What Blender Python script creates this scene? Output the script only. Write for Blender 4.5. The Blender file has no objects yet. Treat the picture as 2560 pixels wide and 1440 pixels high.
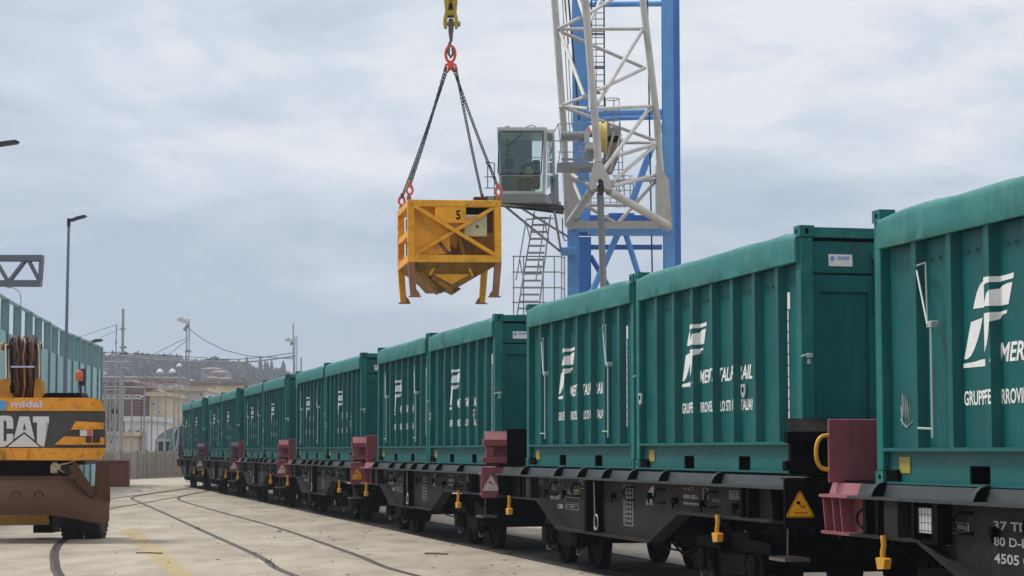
import bpy, bmesh, math, random
from mathutils import Vector, Matrix, noise
R = math.radians
random.seed(7)
sc = bpy.context.scene
COL = sc.collection

# ------------------------------------------------------------------ camera
FPX, YH, HC = 5179.0, 1127.5, 1.75
PITCH = math.atan((YH-720)/FPX)
cam = bpy.data.cameras.new('camera'); camo = bpy.data.objects.new('camera', cam); COL.objects.link(camo)
camo.location = (0, 0, HC); camo.rotation_euler = (math.pi/2+PITCH, 0, 0)
cam.sensor_width = 36; cam.lens = 36*FPX/2560; cam.clip_end = 6000; cam.clip_start = .1
sc.camera = camo
sc.render.resolution_x = 1024; sc.render.resolution_y = 576

# ------------------------------------------------------------------ world and sun
SUN_EL, SUN_AZ = R(58), R(-68)      # azimuth measured from +Y towards +X
w = bpy.data.worlds.new('World'); sc.world = w; w.use_nodes = True
nt = w.node_tree; nt.nodes.clear(); N = nt.nodes.new; L = nt.links.new
out = N('ShaderNodeOutputWorld'); mixs = N('ShaderNodeMixShader'); bg1 = N('ShaderNodeBackground'); bg2 = N('ShaderNodeBackground')
sky = N('ShaderNodeTexSky'); sky.sky_type = 'NISHITA'; sky.sun_disc = False; sky.sun_elevation = SUN_EL; sky.sun_rotation = SUN_AZ
L(sky.outputs[0], bg1.inputs[0]); bg1.inputs[1].default_value = .1
tc = N('ShaderNodeTexCoord'); sep = N('ShaderNodeSeparateXYZ'); L(tc.outputs['Generated'], sep.inputs[0])
def wm(op, a, b=None, clamp=False):
    m = N('ShaderNodeMath'); m.operation = op; m.use_clamp = clamp
    for i, v in enumerate((a, b)):
        if v is None: continue
        if isinstance(v, (int, float)): m.inputs[i].default_value = v
        else: L(v, m.inputs[i])
    return m.outputs[0]
def wnoise(scale, sx, sz, detail, off):
    mp = N('ShaderNodeMapping'); mp.inputs['Scale'].default_value = (sx, sx, sz); mp.inputs['Location'].default_value = off
    L(tc.outputs['Generated'], mp.inputs[0])
    n = N('ShaderNodeTexNoise'); n.inputs['Scale'].default_value = scale; n.inputs['Detail'].default_value = detail
    n.inputs['Roughness'].default_value = .55; n.inputs['Distortion'].default_value = .6
    L(mp.outputs[0], n.inputs['Vector']); return n.outputs[0]
n1 = wnoise(3.2, 1.4, 4.2, 6, (2.3, .4, 1.9)); n2 = wnoise(9, 1.0, 3.0, 7, (7.1, 3.3, .2)); n3 = wnoise(30, 1, 2.2, 6, (1, 2, 3))
z = sep.outputs[2]; x = sep.outputs[0]
f = wm('MULTIPLY', wm('SUBTRACT', n1, .5), 2.6)
f = wm('ADD', f, wm('MULTIPLY', wm('SUBTRACT', n2, .5), 1.4))
f = wm('ADD', f, wm('MULTIPLY', wm('SUBTRACT', n3, .5), .4))
f = wm('ADD', f, wm('MULTIPLY', wm('SUBTRACT', z, .115), 4.2))
f = wm('ADD', f, wm('MULTIPLY', x, .9))
f = wm('ADD', f, .42, True)
cr = N('ShaderNodeValToRGB'); L(f, cr.inputs[0]); el = cr.color_ramp.elements
el[0].position = 0; el[0].color = (.385, .465, .585, 1); el[1].position = 1; el[1].color = (.74, .755, .79, 1)
e = el.new(.4); e.color = (.50, .565, .655, 1); e = el.new(.72); e.color = (.60, .655, .735, 1)
up = N('ShaderNodeMapRange'); L(z, up.inputs[0]); up.inputs[1].default_value = .22; up.inputs[2].default_value = .9
up.inputs[3].default_value = 1.0; up.inputs[4].default_value = 1.75
bk = N('ShaderNodeMapRange'); L(sep.outputs[1], bk.inputs[0]); bk.inputs[1].default_value = -.75; bk.inputs[2].default_value = .35; bk.inputs[3].default_value = .62; bk.inputs[4].default_value = 1.0
L(cr.outputs[0], bg2.inputs[0]); L(wm('MULTIPLY', up.outputs[0], bk.outputs[0]), bg2.inputs[1])
mixs.inputs[0].default_value = .93
L(bg1.outputs[0], mixs.inputs[1]); L(bg2.outputs[0], mixs.inputs[2]); L(mixs.outputs[0], out.inputs[0])

sl = bpy.data.lights.new('sun', 'SUN'); sl.energy = 2.3; sl.angle = R(11); sl.color = (1, .955, .88)
so = bpy.data.objects.new('sun', sl); COL.objects.link(so)
sd = Vector((math.sin(SUN_AZ)*math.cos(SUN_EL), math.cos(SUN_AZ)*math.cos(SUN_EL), math.sin(SUN_EL)))
so.rotation_euler = sd.to_track_quat('Z', 'Y').to_euler(); so.location = sd*100
vs = sc.view_settings; vs.view_transform = 'Standard'; vs.look = 'None'; vs.exposure = .2; vs.gamma = 1; vs.use_curve_mapping = False

# ------------------------------------------------------------------ helpers
def ray(px, py):
    x = (px-1280)/FPX; y = (720-py)/FPX; c, s = math.cos(PITCH), math.sin(PITCH)
    return Vector((x, c-y*s, s+y*c))
def at(px, py, Y):
    d = ray(px, py); k = Y/d.y; return Vector((k*d.x, Y, HC+k*d.z))
def gr(px, py, z=0.0):
    d = ray(px, py); k = (z-HC)/d.z; return Vector((k*d.x, k*d.y, z))
class MB:
    def __init__(s): s.v = []; s.f = []; s.sm = []
    def add(s, vs, fs, smooth=False):
        o = len(s.v); s.v += [tuple(p) for p in vs]
        for f in fs: s.f.append(tuple(i+o for i in f)); s.sm.append(smooth)
        return s
    def hexa(s, c): return s.add(c, [(0,3,2,1),(4,5,6,7),(0,1,5,4),(1,2,6,5),(2,3,7,6),(3,0,4,7)])
    def box(s, x0, x1, y0, y1, z0, z1):
        return s.hexa([(x0,y0,z0),(x1,y0,z0),(x1,y1,z0),(x0,y1,z0),(x0,y0,z1),(x1,y0,z1),(x1,y1,z1),(x0,y1,z1)])
    def cbox(s, x0, x1, y0, y1, z0, z1, c=.01):      # box with chamfered edges
        def lv(z, d): return [(x0+d,y0+d+c*0,z),(x1-d,y0+d,z),(x1-d,y1-d,z),(x0+d,y1-d,z)]
        o = []
        for z, d in ((z0, c), (z0+c, 0), (z1-c, 0), (z1, c)):
            o += [(x0+d+c,y0+d,z),(x1-d-c,y0+d,z),(x1-d,y0+d+c,z),(x1-d,y1-d-c,z),(x1-d-c,y1-d,z),(x0+d+c,y1-d,z),(x0+d,y1-d-c,z),(x0+d,y0+d+c,z)]
        f = [tuple(reversed(range(8))), tuple(range(24, 32))]
        for k in range(3):
            for i in range(8): a = k*8+i; b = k*8+(i+1) % 8; f.append((a, b, b+8, a+8))
        return s.add(o, f)
    def beam(s, p, q, w, h=None, up=(0,0,1)):
        h = h or w; p = Vector(p); q = Vector(q); d = (q-p).normalized(); u = Vector(up)
        if abs(d.dot(u)) > .98: u = Vector((0,1,0))
        r = d.cross(u).normalized(); u = r.cross(d); a, b = r*w/2, u*h/2
        return s.hexa([p-a-b, p+a-b, q+a-b, q-a-b, p-a+b, p+a+b, q+a+b, q-a+b])
    def tube(s, p, q, r, n=10, r2=None, cap=True):
        p = Vector(p); q = Vector(q); r2 = r if r2 is None else r2; d = (q-p)
        if d.length < 1e-6: return s
        d.normalize(); u = d.orthogonal().normalized(); v = d.cross(u); o = []
        for c, rr in ((p, r), (q, r2)):
            for i in range(n): t = 2*math.pi*i/n; o.append(c+(u*math.cos(t)+v*math.sin(t))*rr)
        s.add(o, [(i, (i+1) % n, n+(i+1) % n, n+i) for i in range(n)], True)
        if cap: s.add(o, [tuple(reversed(range(n))), tuple(range(n, 2*n))])
        return s
    def path(s, pts, r, n=6, closed=False):
        pts = [Vector(p) for p in pts]; m = len(pts); rings = []; pu = None
        for i, p in enumerate(pts):
            a = pts[(i-1) % m] if (closed or i > 0) else p; b = pts[(i+1) % m] if (closed or i < m-1) else p
            d = (b-a).normalized()
            if pu is None: u = d.orthogonal().normalized()
            else: u = (pu-d*pu.dot(d)).normalized()
            pu = u; v = d.cross(u)
            rings.append([p+(u*math.cos(2*math.pi*k/n)+v*math.sin(2*math.pi*k/n))*r for k in range(n)])
        o = [c for rg in rings for c in rg]; f = []
        for i in range(m if closed else m-1):
            j = (i+1) % m
            for k in range(n): f.append((i*n+k, i*n+(k+1) % n, j*n+(k+1) % n, j*n+k))
        s.add(o, f, True)
        if not closed: s.add(o, [tuple(reversed(range(n))), tuple(range((m-1)*n, m*n))])
        return s
    def extr(s, poly, m, c0, c1):        # polygon extruded: m(a,b,c) -> point
        n = len(poly); o = [m(a, b, c0) for a, b in poly]+[m(a, b, c1) for a, b in poly]
        return s.add(o, [tuple(range(n)), tuple(reversed(range(n, 2*n)))]+[(i, n+i, n+(i+1) % n, (i+1) % n) for i in range(n)])
    def lathe(s, prof, c=(0,0,0), ax='z', n=20):   # prof: (r, h)
        o = []
        for r, h in prof:
            for i in range(n):
                t = 2*math.pi*i/n; a, b = r*math.cos(t), r*math.sin(t)
                p = {'z': (a, b, h), 'y': (a, h, b), 'x': (h, a, b)}[ax]; o.append((p[0]+c[0], p[1]+c[1], p[2]+c[2]))
        f = []
        for k in range(len(prof)-1):
            for i in range(n): f.append((k*n+i, k*n+(i+1) % n, (k+1)*n+(i+1) % n, (k+1)*n+i))
        s.add(o, f, True); m = len(prof)-1
        if prof[0][0] > 1e-5: s.add(o[:n], [tuple(range(n))])
        if prof[-1][0] > 1e-5: s.add(o[m*n:], [tuple(range(n))])
        return s
    def quad(s, *p): return s.add(p, [tuple(range(len(p)))])
    def build(s, name, mat, parent=None, off=None, recalc=True, link=True):
        me = bpy.data.meshes.new(name)
        vs = s.v if off is None else [(a-off[0], b-off[1], c-off[2]) for a, b, c in s.v]
        me.from_pydata(vs, [], s.f); me.polygons.foreach_set('use_smooth', s.sm)
        if recalc:
            bm = bmesh.new(); bm.from_mesh(me); bmesh.ops.remove_doubles(bm, verts=bm.verts, dist=1e-5)
            bmesh.ops.recalc_face_normals(bm, faces=bm.faces); bm.to_mesh(me); bm.free()
        me.materials.append(mat); me.update()
        try: me.set_sharp_from_angle(angle=R(38))
        except Exception: pass
        o = bpy.data.objects.new(name, me)
        if link: COL.objects.link(o)
        if parent: o.parent = parent
        return o
def tag(o, label=None, cat=None, group=None, kind=None):
    for k, v in (('label', label), ('category', cat), ('group', group), ('kind', kind)):
        if v: o[k] = v
    return o
def empty(name, loc, rz, label, cat, group=None):
    o = bpy.data.objects.new(name, None); COL.objects.link(o); o.location = loc; o.rotation_euler = (0, 0, rz)
    return tag(o, label, cat, group)
KIDS = {}
def copy_tree(o, parent=None):
    c = o.copy(); COL.objects.link(c)
    if parent: c.parent = parent
    for ch in [k for k in bpy.data.objects if k.parent == o]: copy_tree(ch, c)
    return c

# ------------------------------------------------------------------ materials
def mat(name, col, rough=.5, metal=0, var=.12, scale=1.5, dirt=None, damt=.35, dscale=3.0, bump=0, bscale=30, stretch=(1,1,1), spec=.5, rnd=True, streak=0, rust=0):
    m = bpy.data.materials.new(name); m.use_nodes = True; t = m.node_tree; b = t.nodes['Principled BSDF']; n = t.nodes.new; l = t.links.new
    tcx = n('ShaderNodeTexCoord'); vec = tcx.outputs['Object']
    if rnd:
        oi = n('ShaderNodeObjectInfo'); ml = n('ShaderNodeMath'); ml.operation = 'MULTIPLY'; ml.inputs[1].default_value = 53; l(oi.outputs['Random'], ml.inputs[0])
        va = n('ShaderNodeVectorMath'); va.operation = 'ADD'; l(vec, va.inputs[0]); l(ml.outputs[0], va.inputs[1]); vec = va.outputs[0]
    mp = n('ShaderNodeMapping'); mp.inputs['Scale'].default_value = stretch; l(vec, mp.inputs[0])
    def nz(s, d=5, v=None):
        k = n('ShaderNodeTexNoise'); k.inputs['Scale'].default_value = s; k.inputs['Detail'].default_value = d; k.inputs['Roughness'].default_value = .6; l(v or mp.outputs[0], k.inputs['Vector']); return k.outputs[0]
    mr = n('ShaderNodeMapRange'); l(nz(scale), mr.inputs[0]); mr.inputs[1].default_value = .25; mr.inputs[2].default_value = .75
    mr.inputs[3].default_value = 1-var; mr.inputs[4].default_value = 1+var
    vm = n('ShaderNodeVectorMath'); vm.operation = 'SCALE'; vm.inputs[0].default_value = col[:3]; l(mr.outputs[0], vm.inputs['Scale']); c = vm.outputs[0]
    def mixin(c, mask, lo, hi, colr, amt):
        k = n('ShaderNodeMapRange'); l(mask, k.inputs[0]); k.inputs[1].default_value = lo; k.inputs[2].default_value = hi; k.inputs[4].default_value = amt
        x = n('ShaderNodeMix'); x.data_type = 'RGBA'; l(k.outputs[0], x.inputs[0]); l(c, x.inputs[6]); x.inputs[7].default_value = (*colr, 1); return x.outputs[2]
    if dirt:
        c = mixin(c, nz(dscale, 8), .5, .72, dirt, damt)
    if streak:
        mp2 = n('ShaderNodeMapping'); mp2.inputs['Scale'].default_value = (9, 9, .5); l(vec, mp2.inputs[0])
        c = mixin(c, nz(1.6, 5, mp2.outputs[0]), .5, .8, dirt or (.1,.1,.1), streak)
    if rust: c = mixin(c, nz(rust, 9), .665, .73, (.085,.038,.018), .65)
    l(c, b.inputs['Base Color'])
    rr = n('ShaderNodeMapRange'); l(nz(scale*4), rr.inputs[0]); rr.inputs[3].default_value = max(0, rough-.12); rr.inputs[4].default_value = min(1, rough+.12); l(rr.outputs[0], b.inputs['Roughness'])
    b.inputs['Metallic'].default_value = metal; b.inputs['Specular IOR Level'].default_value = spec
    if bump:
        bp = n('ShaderNodeBump'); bp.inputs['Strength'].default_value = bump; bp.inputs['Distance'].default_value = .02; l(nz(bscale), bp.inputs['Height']); l(bp.outputs[0], b.inputs['Normal'])
    return m
M = {}
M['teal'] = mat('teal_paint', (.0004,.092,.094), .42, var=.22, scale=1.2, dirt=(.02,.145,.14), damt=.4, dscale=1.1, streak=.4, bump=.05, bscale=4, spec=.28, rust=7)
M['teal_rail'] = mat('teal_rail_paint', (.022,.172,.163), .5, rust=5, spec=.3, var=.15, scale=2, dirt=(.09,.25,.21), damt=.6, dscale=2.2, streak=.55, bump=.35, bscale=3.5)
M['teal_low'] = mat('teal_low_paint', (.002,.103,.106), .45, rust=5, spec=.28, var=.12, dirt=(.04,.13,.11), damt=.5, dscale=2, streak=.3, bump=.05, bscale=4)
M['teal_cast'] = mat('teal_casting_paint', (.003,.128,.124), .5, rust=5, spec=.3, var=.15, dirt=(.06,.22,.18), damt=.4)
M['white'] = mat('white_lettering', (.78,.80,.79), .55, var=.06, dirt=(.45,.52,.50), damt=.25, dscale=9)
M['rod'] = mat('rod_steel', (.42,.52,.50), .4, .3, var=.1)
M['black'] = mat('dark_recess', (.002,.002,.002), .9, var=.2, spec=.05)
M['wgrey'] = mat('wagon_grey_paint', (.018,.017,.017), .65, rust=9, spec=.12, var=.2, scale=3, dirt=(.055,.044,.036), damt=.5, dscale=3, bump=.1, streak=.3)
M['wledge'] = mat('wagon_ledge_paint', (.034,.042,.045), .5, var=.2, scale=3, dirt=(.08,.072,.066), damt=.5, dscale=5, spec=.3)
M['wblack'] = mat('wagon_black_paint', (.002,.002,.0025), .5, var=.3, dirt=(.009,.008,.0075), damt=.3, dscale=6, spec=.03)
M['maroon'] = mat('maroon_paint', (.23,.068,.088), .55, rust=9, spec=.3, var=.15, scale=2, dirt=(.11,.045,.045), damt=.6, dscale=3, streak=.35)
M['maroon_lit'] = mat('lit_maroon_paint', (.29,.10,.12), .55, var=.15, dirt=(.38,.18,.19), damt=.5)  # maroon lightened to paint in the light on flap tops and deck edges
M['purple'] = mat('purple_grey_paint', (.10,.05,.075), .5, var=.15, dirt=(.16,.10,.12), damt=.4)
M['mark'] = mat('stencil_grey', (.36,.36,.35), .6, var=.15)
M['yhook'] = mat('yellow_hook_paint', (.62,.30,.02), .5, var=.12, dirt=(.25,.12,.03), damt=.3, dscale=15)
M['sticker_y'] = mat('yellow_sticker', (.33,.27,.04), .5, var=.1, dirt=(.3,.25,.1), damt=.4, dscale=30)
M['sign_y'] = mat('warning_orange', (.75,.33,.01), .45, var=.05)
M['sign_w'] = mat('warning_white', (.6,.5,.48), .5, var=.05)
M['wheel'] = mat('wheel_steel', (.005,.0045,.004), .7, 0, var=.3, spec=.05)
M['tyreface'] = mat('wheel_rim_steel', (.09,.085,.08), .4, .7, var=.3)
M['cat_y'] = mat('excavator_yellow', (.84,.345,.018), .42, rust=9, var=.12, scale=2.5, dirt=(.22,.09,.02), damt=.7, dscale=7, bump=.05)
M['cat_dy'] = mat('excavator_dirty_yellow', (.42,.22,.015), .5, var=.25, scale=5, dirt=(.12,.06,.02), damt=.5, dscale=6)
M['cat_grey'] = mat('excavator_dark_band', (.055,.05,.05), .5, var=.2, scale=4, dirt=(.11,.09,.08), damt=.4, dscale=3)
M['cat_white'] = mat('decal_white', (.72,.72,.72), .5, var=.06, dirt=(.35,.33,.3), damt=.3, dscale=12)
M['decal_pink'] = mat('decal_lilac', (.72,.58,.66), .5, var=.08)
M['decal_blue'] = mat('decal_blue', (.12,.33,.62), .5, var=.08)
M['decal_red'] = mat('decal_red', (.62,.12,.10), .5, var=.08)
M['brown'] = mat('rusty_brown_steel', (.085,.040,.020), .65, .0, .25, spec=.2, scale=2, dirt=(.065,.035,.025), damt=.6, dscale=4, bump=.25, bscale=12)
M['hose'] = mat('dusty_hose_rubber', (.06,.035,.03), .7, var=.5, scale=14, dirt=(.17,.10,.08), damt=.6, dscale=20)
M['chrome'] = mat('chrome_rod', (.75,.76,.78), .18, 1, var=.05)
M['tyre'] = mat('tyre_rubber', (.018,.018,.019), .8, var=.3, dirt=(.07,.06,.05), damt=.4, dscale=7, bump=.3)
M['orange_lamp'] = mat('orange_beacon_plastic', (.55,.12,.05), .35, var=.1, dirt=(.3,.1,.06), damt=.4)
M['hop_y'] = mat('hopper_yellow', (.88,.39,.012), .5, rust=9, var=.18, scale=2.5, dirt=(.26,.10,.015), damt=.6, dscale=5.5, bump=.1, bscale=14, streak=.25)
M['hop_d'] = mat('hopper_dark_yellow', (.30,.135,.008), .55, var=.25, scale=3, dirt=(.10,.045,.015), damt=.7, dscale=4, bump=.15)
M['hop_rust'] = mat('hopper_worn_leg', (.32,.13,.06), .6, var=.3, scale=3, dirt=(.48,.22,.03), damt=.6, dscale=3)
M['cream'] = mat('cream_box_paint', (.55,.50,.32), .5, var=.08, dirt=(.28,.18,.08), damt=.5, dscale=9)
M['chain'] = mat('chain_steel', (.035,.032,.035), .5, .5, var=.3)
M['redhook'] = mat('red_hook_paint', (.70,.10,.06), .5, var=.1, dirt=(.85,.25,.2), damt=.3, dscale=20)
M['arm_y'] = mat('arm_worn_yellow', (.42,.30,.03), .5, var=.2, dirt=(.16,.10,.04), damt=.5, dscale=8)
M['steel'] = mat('worn_steel', (.16,.14,.13), .45, .6, var=.3, dirt=(.07,.05,.04), damt=.4)
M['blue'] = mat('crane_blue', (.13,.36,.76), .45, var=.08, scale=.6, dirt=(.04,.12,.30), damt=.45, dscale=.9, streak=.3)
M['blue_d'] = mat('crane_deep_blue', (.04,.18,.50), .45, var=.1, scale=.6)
M['cranew'] = mat('crane_pale_grey', (.52,.51,.49), .5, var=.08, scale=.8, dirt=(.28,.24,.20), damt=.5, dscale=1.2, streak=.25)
M['craneg'] = mat('crane_mid_grey', (.26,.27,.28), .5, .1, var=.12, dirt=(.17,.17,.17), damt=.3)
M['galv'] = mat('galvanised_steel', (.29,.31,.33), .5, .3, var=.12)
M['darkst'] = mat('dark_steel', (.03,.033,.04), .5, .3, var=.2)
M['cab'] = mat('cab_white', (.50,.53,.52), .45, var=.06)
M['cyl_y'] = mat('drum_yellow', (.65,.52,.18), .5, var=.1)
M['tealw'] = mat('barrier_teal', (.17,.32,.345), .55, var=.1, scale=1, dirt=(.12,.27,.28), damt=.3, dscale=1.2, streak=.3)
M['tealp'] = mat('barrier_panel_teal', (.25,.42,.45), .6, var=.08, scale=1, dirt=(.14,.30,.31), damt=.3)
M['lampg'] = mat('lamp_dark_grey', (.035,.04,.055), .5, .2, var=.1)
M['pole'] = mat('pole_blue_grey', (.16,.19,.27), .5, .2, var=.1)
M['truss'] = mat('gantry_grey', (.15,.165,.20), .5, .2, var=.1)
M['conc'] = mat('precast_concrete', (.25,.225,.19), .85, var=.12, scale=.8, dirt=(.13,.12,.10), damt=.5, dscale=1.1, streak=.4, bump=.2)
M['rust_red'] = mat('red_primer', (.24,.05,.04), .6, var=.15, dirt=(.14,.05,.04), damt=.5, dscale=4)
M['b_brown'] = mat('brown_cladding', (.14,.085,.085), .8, var=.15, scale=.3, dirt=(.20,.14,.13), damt=.4, dscale=.5)
M['b_beige'] = mat('beige_render', (.50,.42,.30), .85, var=.08, scale=.3, dirt=(.36,.28,.20), damt=.4, dscale=.4)
M['b_white'] = mat('white_render', (.55,.57,.60), .85, var=.05, scale=.3, dirt=(.42,.43,.45), damt=.3, dscale=.4)
M['b_yellow'] = mat('yellow_render', (.60,.50,.20), .85, var=.06, scale=.3)
M['b_pink'] = mat('pink_render', (.34,.24,.22), .85, var=.1, scale=.2)
M['roofm'] = mat('terracotta_roof', (.20,.12,.10), .85, var=.15, scale=.6)
M['glass_d'] = mat('dark_window_glass', (.03,.04,.05), .12, var=.1)
M['loco_g'] = mat('locomotive_green', (.01,.075,.07), .45, var=.08)
M['loco_w'] = mat('locomotive_grey', (.42,.44,.46), .5, var=.08)
M['forest'] = mat('forest_leaves', (.024,.040,.042), .9, var=.45, scale=.02, dirt=(.040,.062,.045), damt=.6, dscale=.05, rnd=False)
M['hillm'] = mat('hill_scrub', (.055,.075,.055), .95, var=.35, scale=.015, dirt=(.09,.095,.06), damt=.6, dscale=.03, rnd=False)
M['cypress'] = mat('cypress_leaves', (.025,.045,.035), .9, var=.4, scale=1)
M['weed'] = mat('weed_leaves', (.07,.10,.03), .8, var=.4, scale=6)
M['twig'] = mat('dry_twig', (.10,.06,.04), .8, var=.3)
M['seat'] = mat('seat_fabric', (.03,.05,.05), .8, var=.3)
M['skin'] = mat('skin', (.42,.24,.17), .6, var=.05)
M['hivis'] = mat('hivis_fabric', (.45,.55,.08), .7, var=.1)
M['inner'] = mat('cab_inner_panel', (.22,.26,.25), .6, var=.15)

def glass(name, col, alpha):
    m = bpy.data.materials.new(name); m.use_nodes = True; t = m.node_tree; t.nodes.clear()
    o = t.nodes.new('ShaderNodeOutputMaterial'); mx = t.nodes.new('ShaderNodeMixShader'); a = t.nodes.new('ShaderNodeBsdfTransparent'); g = t.nodes.new('ShaderNodeBsdfGlossy')
    a.inputs[0].default_value = (*col, 1); g.inputs['Roughness'].default_value = .03; g.inputs[0].default_value = (.8,.9,.9,1)
    fr = t.nodes.new('ShaderNodeFresnel'); fr.inputs[0].default_value = 1.5
    ad = t.nodes.new('ShaderNodeMath'); ad.operation = 'ADD'; ad.inputs[1].default_value = alpha; t.links.new(fr.outputs[0], ad.inputs[0])
    t.links.new(ad.outputs[0], mx.inputs[0]); t.links.new(a.outputs[0], mx.inputs[1]); t.links.new(g.outputs[0], mx.inputs[2]); t.links.new(mx.outputs[0], o.inputs[0])
    return m
M['glass'] = glass('cab_glass', (.62,.78,.74), .10)
M['mesh_grate'] = glass('open_grating', (.62,.64,.66), .0)

# concrete ground
def ground_mat():
    m = bpy.data.materials.new('concrete_ground'); m.use_nodes = True; t = m.node_tree; b = t.nodes['Principled BSDF']; n = t.nodes.new; l = t.links.new
    tcx = n('ShaderNodeTexCoord'); g = tcx.outputs['Object']
    def nz(s, d, st=(1,1,1), rg=.6):
        mp = n('ShaderNodeMapping'); mp.inputs['Scale'].default_value = st; mp.inputs['Rotation'].default_value = (0,0,R(13)); l(g, mp.inputs[0])
        k = n('ShaderNodeTexNoise'); k.inputs['Scale'].default_value = s; k.inputs['Detail'].default_value = d; k.inputs['Roughness'].default_value = rg; l(mp.outputs[0], k.inputs['Vector']); return k.outputs[0]
    def mr(v, a, b_, c, d):
        k = n('ShaderNodeMapRange'); l(v, k.inputs[0]); k.inputs[1].default_value = a; k.inputs[2].default_value = b_; k.inputs[3].default_value = c; k.inputs[4].default_value = d; return k.outputs[0]
    def mix(fac, c1, c2):
        x = n('ShaderNodeMix'); x.data_type = 'RGBA'; l(fac, x.inputs[0])
        for i, c in ((6, c1), (7, c2)):
            if isinstance(c, tuple): x.inputs[i].default_value = (*c, 1)
            else: l(c, x.inputs[i])
        return x.outputs[2]
    c = mix(mr(nz(.35, 8, (1.5,.5,1)), .35, .68, 0, 1), (.285,.240,.180), (.41,.362,.285))
    c = mix(mr(nz(1.3, 9, (1,.35,1)), .46, .68, 0, .8), c, (.215,.18,.135))
    c = mix(mr(nz(.16, 6), .55, .7, 0, .5), c, (.46,.43,.375))
    c = mix(mr(nz(14, 6), .6, .8, 0, .5), c, (.19,.165,.135))
    c = mix(mr(nz(5, 8, (.3,2,1)), .63, .74, 0, .6), c, (.17,.14,.11))
    vo = n('ShaderNodeTexVoronoi'); vo.feature = 'DISTANCE_TO_EDGE'; vo.inputs['Scale'].default_value = .23; vo.inputs['Randomness'].default_value = 1
    dn = n('ShaderNodeTexNoise'); dn.inputs['Scale'].default_value = 1.1; dn.inputs['Detail'].default_value = 8; l(g, dn.inputs['Vector'])
    va = n('ShaderNodeVectorMath'); va.operation = 'MULTIPLY_ADD'; va.inputs[1].default_value = (1.6,1.6,0); l(dn.outputs['Color'], va.inputs[0]); l(g, va.inputs[2]); l(va.outputs[0], vo.inputs['Vector'])
    c = mix(mr(vo.outputs['Distance'], .0, .006, .65, 0), c, (.13,.105,.08))
    c = mix(mr(nz(.55, 9, (1,1,1), .7), .60, .72, 0, .75), c, (.20,.165,.125))
    c = mix(mr(nz(2.6, 9, (1,.4,1), .75), .62, .75, 0, .6), c, (.47,.44,.37))
    # expansion joints
    mp = n('ShaderNodeMapping'); mp.inputs['Rotation'].default_value = (0,0,R(13.2)); l(g, mp.inputs[0])
    br = n('ShaderNodeTexBrick'); l(mp.outputs[0], br.inputs['Vector']); br.offset = 0; br.inputs['Scale'].default_value = 1; br.inputs['Brick Width'].default_value = 5.2; br.inputs['Row Height'].default_value = 7.5
    br.inputs['Mortar Size'].default_value = .02; br.inputs['Mortar Smooth'].default_value = .3; br.inputs['Color1'].default_value = (1,1,1,1); br.inputs['Color2'].default_value = (.93,.93,.93,1); br.inputs['Mortar'].default_value = (.55,.52,.48,1)
    x = n('ShaderNodeMix'); x.data_type = 'RGBA'; x.blend_type = 'MULTIPLY'; x.inputs[0].default_value = .55; l(c, x.inputs[6]); l(br.outputs[0], x.inputs[7])
    l(x.outputs[2], b.inputs['Base Color']); b.inputs['Roughness'].default_value = .85
    bp = n('ShaderNodeBump'); bp.inputs['Strength'].default_value = .25; bp.inputs['Distance'].default_value = .02; l(nz(9, 8), bp.inputs['Height']); l(bp.outputs[0], b.inputs['Normal'])
    return m
def worn_yellow():
    m = bpy.data.materials.new('worn_yellow_paint'); m.use_nodes = True; t = m.node_tree; b = t.nodes['Principled BSDF']; n = t.nodes.new; l = t.links.new
    tr = n('ShaderNodeBsdfTransparent'); mx = n('ShaderNodeMixShader'); o = t.nodes['Material Output']
    tcx = n('ShaderNodeTexCoord'); k = n('ShaderNodeTexNoise'); k.inputs['Scale'].default_value = 3.2; k.inputs['Detail'].default_value = 10; k.inputs['Roughness'].default_value = .75; l(tcx.outputs['Object'], k.inputs[0])
    mr = n('ShaderNodeMapRange'); l(k.outputs[0], mr.inputs[0]); mr.inputs[1].default_value = .38; mr.inputs[2].default_value = .66; mr.inputs[3].default_value = .0; mr.inputs[4].default_value = .6
    b.inputs['Base Color'].default_value = (.60,.43,.12,1); b.inputs['Roughness'].default_value = .8
    l(mr.outputs[0], mx.inputs[0]); l(tr.outputs[0], mx.inputs[1]); l(b.outputs[0], mx.inputs[2]); l(mx.outputs[0], o.inputs[0])
    return m

# ------------------------------------------------------------------ lettering
def text_bm(s, width=None, height=1.0, shear=0, bold=0, spacing=1.0):
    c = bpy.data.curves.new('t', 'FONT'); c.body = s; c.size = 1; c.offset = bold; c.space_character = spacing; c.resolution_u = 3
    o = bpy.data.objects.new('t', c); COL.objects.link(o)
    dg = bpy.context.evaluated_depsgraph_get(); dg.update()
    me = bpy.data.meshes.new_from_object(o.evaluated_get(dg)); bpy.data.objects.remove(o); bpy.data.curves.remove(c)
    bm = bmesh.new(); bm.from_mesh(me); bpy.data.meshes.remove(me)
    xs = [v.co.x for v in bm.verts]; ys = [v.co.y for v in bm.verts]; x0, x1, y0, y1 = min(xs), max(xs), min(ys), max(ys)
    sy = height/(y1-y0); sx = (width/(x1-x0)) if width else sy
    for v in bm.verts:
        yy = (v.co.y-y0)*sy; v.co = Vector(((v.co.x-x0)*sx+shear*yy, yy, 0))
    return bm
def add_text(mb, s, m, width=None, height=.1, **k):      # m(a,b) -> 3D point
    bm = text_bm(s, width, height, **k); bm.verts.index_update()
    mb.add([m(v.co.x, v.co.y) for v in bm.verts], [tuple(v.index for v in f.verts) for f in bm.faces]); bm.free()

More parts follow.
